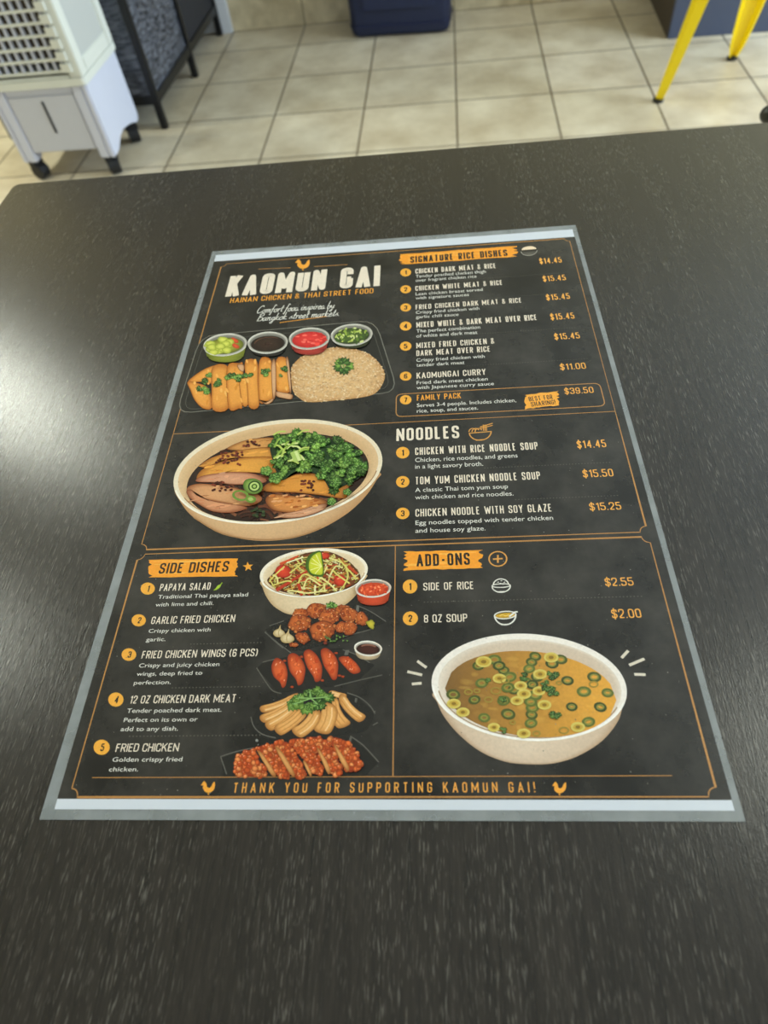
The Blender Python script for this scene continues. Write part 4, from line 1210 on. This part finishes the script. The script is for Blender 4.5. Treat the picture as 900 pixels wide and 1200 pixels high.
# 6. poached dark meat
a = Art(Z_ART)
a.flat(Q(k4, rounded([(25, 590), (40, 470), (250, 370), (600, 350), (750, 480), (700, 590), (350, 640), (120, 640)], 40, True)), ink('1f1e1b'))
tray_lines(a, k4, [[(22, 502), (40, 560), (90, 605), (168, 626)], [(585, 362), (660, 390), (720, 440), (748, 484)], [(735, 552), (765, 535)]])
a.flat(Q(k4, [(632, 392), (645, 394), (640, 420), (628, 416)]), ink('55534d'))
dm = a.build('dark_meat_picture', menu, 'printed picture of fanned pale chicken slices with coriander')
a = Art(Z_ART, pile=True)
def fan(p0, p1, w0, w1, bend):
    (x0, y0), (x1, y1) = p0, p1
    dx, dy = x1 - x0, y1 - y0; d = math.hypot(dx, dy); nx, ny = -dy / d, dx / d
    top = []; bot = []; w0 *= 1.15; w1 *= 1.12
    for t in (0, .15, .4, .7, .93, 1):
        w_ = (w0 + (w1 - w0) * t) * (1 if .05 < t < .96 else .45)
        mx, my = x0 + dx * t + nx * bend * math.sin(PI * t), y0 + dy * t + ny * bend * math.sin(PI * t)
        top.append((mx + nx * w_, my + ny * w_)); bot.append((mx - nx * w_, my - ny * w_))
    q = spline(top + bot[::-1], True, 4)
    a.puff(Q(k4, q), ink('e6ae6a'), ink('a2662e'), mid=.72, c_mid=ink('dc9f58'))
    for k in (-.35, .3):
        a.stroke(Q(k4, [(x0 + dx * t + nx * (bend * math.sin(PI * t) + w1 * k), y0 + dy * t + ny * (bend * math.sin(PI * t) + w1 * k)) for t in (.12, .4, .65, .9)]), .0006, ink(random.choice(('f0c48a', 'c98a48'))))
for q in (((480, 360), (580, 388), 14, 16, 0), ((300, 372), (78, 462), 16, 20, -12), ((300, 392), (80, 520), 18, 24, -14), ((310, 420), (115, 565), 22, 28, -14), ((345, 455), (170, 590), 26, 30, -14), ((415, 460), (280, 605), 34, 34, -22), ((545, 375), (680, 520), 22, 26, 16), ((500, 390), (575, 560), 28, 38, 22), ((478, 420), (430, 598), 44, 42, -22)):
    fan(*q)
a.build('chicken_slices', dm, 'fan of pale golden chicken slices')
a = Art(Z_ART, pile=True)
for x, y, r, ro in ((262, 428, 44, 20), (298, 392, 38, 60), (368, 358, 38, 100), (432, 352, 40, 140), (470, 388, 36, 30), (350, 440, 46, 80), (412, 430, 42, 10)):
    pleaf(a, k4, x, y, r * 1.2, ro, .85)
    for _ in range(3): pleaf(a, k4, x + random.uniform(-r, r) * .5, y + random.uniform(-r, r) * .4, r * .5, random.uniform(0, 360), random.choice((.8, 1.1)))
for e in ((300, 392), (368, 358), (470, 388), (412, 430), (270, 430)): a.stroke(Q(k4, [(375, 396), e]), .0006, ink('86ad62'))
a.build('garnish', dm, 'green coriander on the fanned slices')

# 7. crispy fried chicken
a = Art(Z_ART)
a.flat(Q(k4, [(-150, 745), (-20, 700), (240, 640), (600, 615), (770, 768), (690, 848), (-140, 848)]), ink('1e1d1a'))
tray_lines(a, k4, [[(-155, 735), (-60, 705), (40, 684)], [(-155, 735), (-120, 838)], [(604, 616), (680, 670), (770, 768)]])
a.flat(Q(k4, [(600, 622), (614, 622), (606, 655), (594, 650)]), ink('55534d'))
a.flat(Q(k4, lump(57, 641, 9, 8, 0, 10)), ink('8c8a84'))
fc = a.build('fried_chicken_picture', menu, 'printed picture of crispy orange fried chicken cutlets')
a = Art(Z_ART, pile=True)
CR = ('ee7634', 'e26428', 'f59550', 'd2561e'); CD = '8a3210'
def cutlet(pts, edge):
    q = spline(pts, True, 5)
    a.puff(Q(k4, q), ink('c24a1c'), ink('6a220c'), mid=.85)
    xs = [z[0] for z in q]; nn = int((max(xs) - min(xs)) * .42)
    crumbs(a, k4, q, nn, 11, 21, CR, CD, hi='f6b088')
    if edge: 
        e = spline(edge, True, 4)
        a.puff(Q(k4, e), ink('e2a058'), ink('9a5a24'))
cutlet([(-70, 790), (-55, 735), (-10, 705), (40, 700), (60, 740), (110, 845), (-60, 845)], None)
cutlet([(55, 690), (100, 668), (150, 680), (190, 740), (245, 845), (180, 848), (130, 800), (90, 740)], None)
cutlet([(160, 660), (205, 645), (255, 665), (300, 740), (345, 845), (280, 848), (230, 770), (185, 700)], None)
cutlet([(250, 645), (310, 630), (350, 640), (400, 700), (445, 830), (420, 848), (375, 820), (320, 730)], None)
cutlet([(345, 635), (400, 622), (440, 630), (500, 690), (550, 800), (530, 845), (490, 830), (430, 740)], None)
cutlet([(465, 640), (520, 625), (575, 650), (630, 690), (668, 770), (665, 800), (600, 830), (560, 780), (520, 700)], None)
for e in ([(64, 710), (84, 712), (120, 760), (172, 845), (148, 850), (110, 790)], [(166, 684), (188, 690), (230, 745), (282, 840), (262, 850), (210, 770)], [(330, 770), (346, 770), (380, 840), (368, 850)], [(410, 690), (428, 700), (470, 770), (490, 820), (478, 842), (450, 790)], [(508, 668), (526, 680), (570, 745), (598, 800), (590, 826), (550, 770)]):
    e = spline(e, True, 4); a.puff(Q(k4, e), ink('e0a05c'), ink('9a5a26'))
a.build('chicken_cutlets', fc, 'row of crusted orange cutlets')

# 8. soup bowl
a = Art(Z_ART)
out = spline([(137, 230), (147, 262), (170, 310), (220, 370), (290, 425), (370, 458), (450, 467), (530, 464), (610, 440), (690, 390), (742, 325), (758, 270), (763, 238), (640, 210), (450, 200), (250, 210)], True, 5)
a.puff(Q(k6, out), ink('dcc6ae'), ink('b99a7c'), ctr=k6(440, 420), mid=.85)
a.flat(Q(k6, ell(450, 214, 322, 176, 4, 72)), ink('efe6dc'))
a.puff(Q(k6, ell(452, 216, 302, 160, 4, 72)), ink('c9b096'), ink('e2d4c4'), ctr=k6(560, 160), mid=.9)
a.stroke(Q(k6, ell(450, 214, 318, 172, 4, 50, 10, 175)), .0009, ink('f8f2ea'))
a.stroke(Q(k6, ell(451, 217, 302, 162, 4, 50, 15, 170)), .0006, ink('a98c6c'))
sb = a.build('soup_bowl_picture', menu, 'printed picture of a white bowl of golden clear soup')
a = Art(Z_ART, pile=True)
sp_ = ell(455, 236, 282, 141, 4, 64)
# golden broth, darker towards the left of the picture
n_ = len(sp_)
def bc(x): return mixc(ink('7f5b2c'), ink('e2a23c'), min(1, max(0, (x - 190) / 500)))
zc = a.zz()
for k in range(28):
    xa, xb = 173 + 564 * k / 28, 173 + 564 * (k + 1) / 28
    seg = []
    def yr(x, sgn):
        t = max(0, 1 - ((x - 455) / 282) ** 2); return 236 + (x - 455) * .07 + sgn * 141 * math.sqrt(t)
    a.flat(Q(k6, [(xa, yr(xa, -1)), (xb, yr(xb, -1)), (xb, yr(xb, 1)), (xa, yr(xa, 1))]), [bc(xa), bc(xb), bc(xb), bc(xa)], z=zc)
for _ in range(60):
    x, y = rand_in(ell(455, 236, 235, 118, 4, 40)); c = mixc(bc(x), ink('f0c05a'), random.uniform(.0, .25))
    a.puff(Q(k6, lump(x, y, random.uniform(10, 34), random.uniform(5, 14), 5, 12)), c, bc(x))
a.build('broth', sb, 'golden broth')
a = Art(Z_ART, pile=True)
def ringlet(x, y, r, kind=0, sy=.66):
    if kind == 0:
        a.stroke(Q(k6, ell(x, y, r, r * sy, random.uniform(-15, 15), 20)), .0016, ink(random.choice(('4c5524', '3e4a20', '5f6a2c'))), closed=True)
        a.stroke(Q(k6, ell(x, y, r * .72, r * .72 * sy, 0, 16)), .0006, ink('8f8a3c'), closed=True)
    elif kind == 1:
        a.puff(Q(k6, ell(x, y, r * 1.1, r * 1.1 * sy, random.uniform(-15, 15), 20)), ink('bf9a38'), ink('c9ac46'))
        a.stroke(Q(k6, ell(x, y, r * 1.05, r * 1.05 * sy, 0, 20)), .0009, ink('d2bd5e'), closed=True)
        a.flat(Q(k6, ell(x, y, r * .42, r * .42 * sy, 0, 12)), ink('8a6a24'))
    else:
        a.stroke(Q(k6, ell(x, y, r, r * sy, 0, 18)), .0006, ink('a08838'), closed=True)
for x, y in ((470, 112), (458, 131), (525, 136), (554, 122), (336, 123), (283, 143), (366, 158), (450, 153), (351, 143), (576, 192), (664, 180), (708, 232), (630, 228), (590, 278), (684, 279), (645, 328), (381, 302), (302, 314), (270, 255), (200, 238), (294, 200), (456, 332), (458, 304), (461, 281), (455, 262), (386, 180), (476, 180), (440, 196), (400, 222), (366, 258), (470, 240), (460, 205), (380, 215)):
    ringlet(x, y, random.uniform(13, 18), 0)
for x, y in ((300, 130), (352, 185), (422, 209), (433, 236), (482, 226), (410, 258), (232, 296), (202, 268), (334, 346), (432, 366), (610, 345), (486, 171), (522, 116), (500, 272)):
    ringlet(x, y, random.uniform(16, 22), 1)
for x, y in ((250, 230), (278, 226), (340, 226), (316, 255), (564, 356), (474, 366), (396, 330), (548, 200), (662, 204), (370, 192)):
    ringlet(x, y, random.uniform(8, 16), 2)
for x, y, r in ((430, 180, 20), (528, 172, 24), (515, 215, 26), (530, 228, 20), (500, 200, 16), (366, 256, 18), (318, 192, 14), (538, 306, 24), (366, 358, 16)):
    for _ in range(4): pleaf(a, k6, x + random.uniform(-r, r) * .5, y + random.uniform(-r, r) * .4, r * .55, random.uniform(0, 360), .6)
a.build('scallion_rings', sb, 'green and yellow scallion rings')
a = Art(Z_TEXT)
for p0, p1 in (((82, 127), (112, 149)), ((49, 162), (98, 173)), ((64, 203), (96, 200)), ((754, 117), (776, 93)), ((779, 141), (829, 120)), ((796, 171), (833, 172))):
    a = Art(Z_TEXT); a.stroke(Q(k6, [p0, p1]), .0013, ink('d8cdbb'))
    a.build('burst_stroke', sb, 'short pale stroke beside the soup bowl')
# fine white specks of the chalkboard print, round the pictures
a = Art(Z_LINE)
for _ in range(520):
    x = random.uniform(XL, XR); y = random.uniform(YBOT, YA)
    r = random.choice((.00012, .00016, .0002, .0003)) 
    a.flat([(x - r, y), (x, y - r), (x + r, y), (x, y + r)], ink(random.choice(('6a675f', '8a877e', '57544d'))))
a.build('chalk_specks', menu)['kind'] = 'stuff'

# ------------------------------------------------------------------ evaporative air cooler
M_COOL = simple('cooler_white', rgb('ced0dd'), .4, noise=.02)
M_CREAM = simple('cooler_cream', rgb('dadbd0'), .42, noise=.02)
M_PANEL = simple('cooler_panel_grey', rgb('c4c5cd'), .45, noise=.02)
M_DARK = simple('dark_plastic', rgb('17181a'), .5)
M_PAD = simple('honeycomb_pad', rgb('5b4c30'), .9, noise=.5, scale=60)
M_SIDE = simple('cooler_side_mesh', rgb('b9bab4'), .7, noise=.12, scale=420)
ct = empty('air_cooler', (-1.19, 1.995, 0), -0.05)
tag(ct, 'white evaporative air cooler on black casters at the far left', 'air cooler')
X0, X1, Y0, Y1 = -.172, .164, 0.0, .288
bm = B()
# lower housing with legs: profile cut along its bottom edge
def housing():
    # front plate (behind recessed panel), sides with curved feet, back
    zt = .285
    side = [(Y0, .062), (Y0 + .045, .062), (Y0 + .065, .08), (Y0 + .09, .093), (Y0 + .13, .096), (Y1 - .10, .092), (Y1 - .05, .078), (Y1 - .03, .062), (Y1 - .012, .066), (Y1, .080), (Y1, zt), (Y0, zt)]
    for xa, xb in ((X0, X0 + .018), (X1 - .018, X1)):
        va = [bm.verts.new((xa, y, z)) for y, z in side]; vb = [bm.verts.new((xb, y, z)) for y, z in side]
        bm.faces.new(va); bm.faces.new(vb[::-1])
        for i in range(len(side)): bm.faces.new((va[i], va[(i + 1) % len(side)], vb[(i + 1) % len(side)], vb[i]))
    box(bm, X0 + .018, X0 + .052, Y0, Y0 + .05, .062, zt)
    box(bm, X1 - .052, X1 - .018, Y0, Y0 + .05, .062, zt)
    box(bm, X0 + .052, X1 - .052, Y0 + .006, Y0 + .05, .26, zt)
    box(bm, X0 + .018, X1 - .018, Y1 - .03, Y1, .108, zt)
    box(bm, X0 + .018, X1 - .018, Y0 + .05, Y1 - .03, .108, .13)
housing()
obj('body', bm, M_COOL, ct, bevel=.004)
bm = B(); box(bm, X0 + .053, X1 - .053, Y0 + .002, Y0 + .03, .092, .264)
fp = obj('front_panel', bm, M_PANEL, ct, bevel=.004)
bm = B(); bar(bm, (-.004, .0016, .152), (-.004, .0016, .246), .008, .003)
tag(obj('water_gauge', bm, M_DARK, fp), 'dark upright slot in the panel')
bm = B(); prism(bm, rrect(X0 - .008, X1 + .008, Y0 - .008, Y1 + .008, .012), .285, .306)
obj('lip', bm, M_CREAM, ct, bevel=.003)
ZT = .92
bm = B()
# upper frame: four corner posts, top cap, side frames
for xa, xb in ((X0 - .005, X0 + .028), (X1 - .036, X1 + .006)):
    box(bm, xa, xb, Y0 - .006, Y0 + .04, .306, ZT)
    box(bm, xa, xb, Y1 - .035, Y1 + .006, .306, ZT)
for xa, xb in ((X0 - .005, X0 + .012), (X1 - .012, X1 + .006)):
    box(bm, xa, xb, Y0 + .04, Y1 - .035, .306, .345)
    box(bm, xa, xb, Y0 + .04, Y1 - .035, ZT - .06, ZT)
box(bm, X0 + .028, X1 - .036, Y0 - .006, Y0 + .04, .306, .314)
box(bm, X0 + .028, X1 - .036, Y0 - .006, Y0 + .04, ZT - .12, ZT)
box(bm, X0 + .028, X1 - .036, Y1 - .03, Y1 + .006, .306, ZT)
obj('upper_frame', bm, M_CREAM, ct, bevel=.003)
bm = B(); prism(bm, rrect(X0 - .01, X1 + .01, Y0 - .012, Y1 + .01, .02), ZT, ZT + .05)
obj('control_top', bm, M_COOL, ct, bevel=.006)
for xa, xb in ((X0, X0 + .006), (X1 - .006, X1)):
    bm = B(); box(bm, xa, xb, Y0 + .04, Y1 - .035, .345, ZT - .06)
    obj('side_screen', bm, M_SIDE, ct)
bm = B(); box(bm, X0 + .03, X1 - .038, Y0 + .09, Y0 + .11, .32, ZT - .12)
obj('honeycomb_pad', bm, M_PAD, ct)
bm = B()
z = .326
while z < ZT - .125:
    box(bm, X0 + .028, X1 - .036, Y0 - .004, Y0 + .006, z - .0032, z + .0032); z += .0312
obj('grille_louver', bm, M_CREAM, ct)['label'] = 'horizontal louvers across the front'
bm = B()
x = X0 + .046
while x < X1 - .045:
    box(bm, x - .0040, x + .0040, Y0 + .002, Y0 + .014, .322, ZT - .12); x += .0270
obj('grille_bar', bm, M_COOL, ct)['label'] = 'upright bars behind the louvers'
bm = B()
z = .325
while z < ZT - .12:
    prism(bm, [(X1 - .048, Y0 - .013), (X1 - .018, Y0 - .015), (X1 - .018, Y0 - .004), (X1 - .048, Y0 - .004)], z, z + .022); z += .0312
obj('grille_clip', bm, M_CREAM, ct)['label'] = 'row of small square clips down the grille edge'
def caster(x, y, rz):
    rot = Matrix.Translation((x, y, 0)) @ Matrix.Rotation(rz, 4, 'Z')
    c = bmesh.new()
    tube(c, [(-.020, 0, .027), (-.017, 0, .027), (.017, 0, .027), (.020, 0, .027)], [.021, .027, .027, .021], 22)
    c.transform(rot)
    o = obj('caster', c, M_DARK, ct, smooth=False)
    c = bmesh.new(); box(c, -.0225, .0225, -.012, .020, .038, .0625)
    c.transform(rot)
    obj('caster_fork', c, M_DARK, o, bevel=.004)
for x in (X0 + .03, X1 - .03):
    for y in (Y0 + .026, Y1 - .03): caster(x, y, R(70) if x < 0 else R(25))

# ------------------------------------------------------------------ black mesh rack
def mesh_mat():
    m, n, l, p = material('black_mesh_painted_glints')
    p.inputs['Roughness'].default_value = .4; p.inputs['Metallic'].default_value = .3
    tc = n.new('ShaderNodeTexCoord'); sp = n.new('ShaderNodeSeparateXYZ'); l.new(tc.outputs['Object'], sp.inputs[0])
    ad = n.new('ShaderNodeMath'); ad.operation = 'ADD'; l.new(sp.outputs[0], ad.inputs[0]); l.new(sp.outputs[1], ad.inputs[1])
    mp = n.new('ShaderNodeMapping'); mp.inputs['Rotation'].default_value = (R(35), R(30), R(20)); mp.inputs['Scale'].default_value = (1, 1, 5)
    l.new(tc.outputs['Object'], mp.inputs['Vector'])
    nz = n.new('ShaderNodeTexNoise'); nz.inputs['Scale'].default_value = 26; nz.inputs['Detail'].default_value = 5; nz.inputs['Roughness'].default_value = .65
    l.new(mp.outputs[0], nz.inputs['Vector'])
    rr = n.new('ShaderNodeValToRGB'); rr.color_ramp.elements[0].position = .4; rr.color_ramp.elements[0].color = (*rgb('2e3038'), 1)
    rr.color_ramp.elements[1].position = .68; rr.color_ramp.elements[1].color = (*rgb('a3a8b4'), 1)  # pale streaks in the mesh colour imitate glints and things behind it
    l.new(nz.outputs['Fac'], rr.inputs[0]); l.new(rr.outputs[0], p.inputs['Base Color'])
    def wave(sgn):
        q = n.new('ShaderNodeMath'); q.operation = 'MULTIPLY_ADD'; l.new(sp.outputs[2], q.inputs[0]); q.inputs[1].default_value = sgn * 1.1; l.new(ad.outputs[0], q.inputs[2])
        k = n.new('ShaderNodeMath'); k.operation = 'MULTIPLY'; k.inputs[1].default_value = 480; l.new(q.outputs[0], k.inputs[0])
        s = n.new('ShaderNodeMath'); s.operation = 'SINE'; l.new(k.outputs[0], s.inputs[0]); return s
    a_, b_ = wave(1), wave(-1)
    mm = n.new('ShaderNodeMath'); mm.operation = 'MULTIPLY'; l.new(a_.outputs[0], mm.inputs[0]); l.new(b_.outputs[0], mm.inputs[1])
    g = n.new('ShaderNodeMath'); g.operation = 'GREATER_THAN'; g.inputs[1].default_value = .12; l.new(mm.outputs[0], g.inputs[0])
    tr = n.new('ShaderNodeBsdfTransparent'); mx = n.new('ShaderNodeMixShader')
    l.new(g.outputs[0], mx.inputs[0]); l.new(p.outputs[0], mx.inputs[1]); l.new(tr.outputs[0], mx.inputs[2])
    l.new(mx.outputs[0], n['Material Output'].inputs['Surface'])
    return m
M_MESH = mesh_mat()
M_LINER = simple('black_fabric', rgb('222226'), .8, noise=.2, scale=30)
rk = empty('mesh_rack', (-0.952, 2.336, 0), -0.058)
tag(rk, 'tall black metal rack with mesh sides beside the white air cooler', 'rack')
RW, RD1, RD2, RH = -.62, .466, .93, 1.85
for x, y in ((0, 0), (0, RD1), (0, RD2), (RW, 0), (RW, RD1), (RW, RD2)):
    bm = B(); box(bm, x - .0125, x + .0125, y - .0125, y + .0125, 0.0, RH); obj('post', bm, M_BLACK, rk, bevel=.002)
def rail(*q):
    bm = B(); box(bm, *q); obj('rail', bm, M_BLACK, rk)
for z in (.085, .62, 1.15, RH - .03):
    for y in (0, RD1, RD2): rail(RW + .0125, -.0125, y - .011, y + .011, z, z + .03)
    for x in (0, RW):
        rail(x - .011, x + .011, .0125, RD1 - .0125, z, z + .03); rail(x - .011, x + .011, RD1 + .0125, RD2 - .0125, z, z + .03)
for z in (.115, .65, 1.18):
    bm = B(); box(bm, RW + .012, -.012, .012, RD2 - .012, z - .012, z - .002); obj('shelf', bm, M_BLACK, rk)
bm = B(); box(bm, RW + .0125, -.0125, -.002, .0, .115, RH - .03)
obj('front_screen', bm, M_MESH, rk)
bm = B(); box(bm, -.002, .0, .0125, RD1 - .0125, .115, RH - .03)
obj('side_screen', bm, M_MESH, rk)
bm = B(); box(bm, -.004, .002, RD1 + .0125, RD2 - .0125, .115, RH - .03)
obj('side_panel', bm, M_LINER, rk)
# bags stored on the lowest shelf, seen through the mesh
M_BAG1 = simple('grey_blue_cloth', rgb('98a0ae'), .7, noise=.5, scale=14, bump=.6)
def bundle(x0, x1, y0, y1, z0, z1, mat, label, nm):
    bm = bmesh.new(); bmesh.ops.create_icosphere(bm, subdivisions=4, radius=1)
    for v in bm.verts:
        d = v.co.copy(); k = 1 / max(abs(d.x), abs(d.y), abs(d.z)) ** .55
        w_ = 1 + .07 * math.sin(7 * d.x + 3 * d.z) + .05 * math.sin(9 * d.y + 5 * d.x)
        v.co = Vector(((x0 + x1) / 2 + d.x * k * w_ * (x1 - x0) / 2.5, (y0 + y1) / 2 + d.y * k * w_ * (y1 - y0) / 2.5, (z0 + z1) / 2 + d.z * k * (z1 - z0) / 2.5))
    zmin = min(v.co.z for v in bm.verts)
    for v in bm.verts: v.co.z += z0 - zmin
    o = obj(nm, bm, mat, None, smooth=True)
    o.location = rk.location; o.rotation_euler = rk.rotation_euler
    tag(o, label, 'bundle'); return o
bundle(-.30, -.06, .06, .40, .114, .50, M_BAG1, 'grey blue cloth bundle behind the mesh of the black rack', 'cloth_bundle')

# ------------------------------------------------------------------ navy bag by the wall
M_NAVY = simple('navy_fabric', rgb('1b2544'), .55, noise=.15, scale=25, bump=.15)
M_NAVY2 = simple('navy_trim', rgb('161f42'), .5)
bg_ = empty('navy_bag', (-.050, 3.115, 0), -0.10)
tag(bg_, 'navy blue fabric bag standing on the tiles against the back wall', 'bag')
def soft_box(x, y, z0, z1, r, taper=1.03):
    bm = bmesh.new()
    rows = []
    for k in range(9):
        t = k / 8
        if k <= 3: a_ = t * 8 / 3 * PI / 2; ins = r * (1 - math.sin(a_)); zz = z0 + r * (1 - math.cos(a_))
        elif k >= 6: a_ = (k - 5) / 3 * PI / 2; ins = r * (1 - math.cos(a_)); zz = z1 - r + r * math.sin(a_)
        else: ins = 0; zz = z0 + r + (z1 - z0 - 2 * r) * (k - 3) / 3
        q = 1 + (taper - 1) * (zz - z0) / (z1 - z0) * 2
        rows.append([bm.verts.new((p[0] * q, p[1], zz)) for p in rrect(-x + ins, x - ins, -y + ins, y - ins, .035, 5)])
    for a_, b_ in zip(rows[:-1], rows[1:]):
        for i in range(len(a_)): bm.faces.new((a_[i], a_[(i + 1) % len(a_)], b_[(i + 1) % len(a_)], b_[i]))
    bm.faces.new(rows[0][::-1]); bm.faces.new(rows[-1])
    return bm
obj('body', soft_box(.212, .095, 0.0, .46, .022), M_NAVY, bg_, smooth=True)
bm = B(); prism(bm, rrect(-.218, .218, -.099, .099, .038), .036, .044)
obj('base_seam', bm, M_NAVY2, bg_)
bm = B(); prism(bm, rrect(-.15, .15, -.104, -.09, .004), .10, .34)
obj('front_pocket', bm, M_NAVY, bg_, bevel=.003)
for y in (-.101, .101):
    bm = B(); tube(bm, [(-.11, y, .30), (-.11, y, .46), (-.06, y * .8, .60), (.06, y * .8, .60), (.11, y, .46), (.11, y, .30)], .009, 8, True)
    obj('handle', bm, M_NAVY2, bg_, smooth=True)

# ------------------------------------------------------------------ counter at the right
M_CFRONT = simple('counter_blue_grey', rgb('454d63'), .45, noise=.06, scale=12)
M_CSIDE = simple('counter_dark_wood', rgb('40362c'), .5, noise=.2, scale=20)
M_CTOP = simple('counter_top', rgb('2c2a28'), .35)
cn = empty('counter_cabinet', (0.983, 2.702, 0), YAW - .03)
tag(cn, 'blue grey counter with a dark end panel behind the yellow stool', 'counter')
bm = B(); box(bm, .02, 1.9, .018, .45, 0, 1.0); obj('body', bm, M_CSIDE, cn)
bm = B(); box(bm, .0, 1.9, 0, .018, 0, 1.0); obj('front_panel', bm, M_CFRONT, cn, bevel=.002)
bm = B(); box(bm, .0, .02, .018, .45, 0, 1.0); obj('end_panel', bm, M_CSIDE, cn)
bm = B(); box(bm, -.03, 1.92, -.05, .45, 1.0, 1.04); obj('worktop', bm, M_CTOP, cn, bevel=.004)

# ------------------------------------------------------------------ yellow metal stool
def yellow_mat():
    m = simple('yellow_enamel', rgb('ffde10'), .3, noise=.05, scale=18)
    return m
M_YEL = yellow_mat()
st = empty('bar_stool', (1.13, 2.165, 0), 0)
tag(st, 'bright yellow metal bar stool in front of the blue grey counter', 'stool')
SH = .76
feet = [(-.300, .015), (.022, .295), (.300, -.02), (-.02, -.305)]
bm = B(); prism(bm, rrect(-.155, .155, -.155, .155, .04), SH - .022, SH)
bmesh.ops.rotate(bm, verts=bm.verts[:], cent=(0, 0, 0), matrix=Matrix.Rotation(R(41), 3, 'Z'))
obj('seat', bm, M_YEL, st, bevel=.006)
for fx, fy in feet:
    d = Vector((fx, fy, 0)).normalized()
    tn = Vector((-d.y, d.x, 0))
    bot = Vector((fx, fy, .012)); top = Vector((d.x * .165, d.y * .165, SH - .02))
    bm = B()
    rings = []
    for t in (0, .05, .1, .2, .32, .48, .75, 1):
        c = bot.lerp(top, t); w_ = .014 + .056 * t ** .55; dp = .011 + .016 * t; th = .002
        # open channel section folded outwards: an angle with its ridge facing out
        prof = [(-w_, -dp), (-w_ * .55, dp * .55), (0, dp), (w_ * .55, dp * .55), (w_, -dp), (w_ - .006, -dp), (w_ * .5, dp * .3), (0, dp - .008), (-w_ * .5, dp * .3), (-w_ + .006, -dp)]
        rings.append([bm.verts.new(c + tn * a_ + d * b_) for a_, b_ in prof])
    for r0, r1 in zip(rings[:-1], rings[1:]):
        for i in range(10): bm.faces.new((r0[i], r0[(i + 1) % 10], r1[(i + 1) % 10], r1[i]))
    bm.faces.new(rings[0][::-1]); bm.faces.new(rings[-1])
    lg = obj('leg', bm, M_YEL, st)
    bm = B(); tube(bm, [bot + Vector((0, 0, -.012)), bot + Vector((0, 0, -.002))], [.017, .018], 14)
    tag(obj('rubber_foot', bm, M_DARK, lg), 'dark rubber foot')
for i in range(4):
    a_, b_ = Vector((*feet[i], 0)), Vector((*feet[(i + 1) % 4], 0))
    k = 1 - .30 * .42
    zc = .26 + .04 * (i % 2)
    bm = B(); bar(bm, Vector((a_.x * k, a_.y * k, zc + .03)), Vector((b_.x * k, b_.y * k, zc + .03)), .004, .022)
    obj('foot_rail', bm, M_YEL, st)

# ------------------------------------------------------------------ black chair beyond the far right of the table
M_CHAIR = simple('black_chair', rgb('22231c'), .4)
tip = Vector((0.559, 0.819, 0.545))
ch = empty('arm_chair', (tip.x, tip.y, 0), R(-38))
tag(ch, 'black chair beyond the far right table edge, only its rounded arm tip showing', 'chair')
for y in (0, .50):
    bm = B(); tube(bm, [(0, y, .545), (.05, y, .552), (.36, y, .56)], .013, 14, True); obj('arm', bm, M_CHAIR, ch, smooth=True)
    bm = B(); tube(bm, [(.06, y, 0), (.06, y, .545)], .011, 12); obj('leg', bm, M_CHAIR, ch, smooth=True)
    bm = B(); tube(bm, [(.44, y, 0), (.40, y, .45), (.46, y, .82)], .012, 12, False); obj('leg', bm, M_CHAIR, ch, smooth=True)
bm = B(); prism(bm, rrect(.05, .43, .012, .488, .03), .42, .45); obj('seat', bm, M_CHAIR, ch, bevel=.006)
bm = B(); bar(bm, (.425, .0, .68), (.425, .50, .68), .20, .018, up=(1, 0, .15)); obj('backrest', bm, M_CHAIR, ch, bevel=.005)
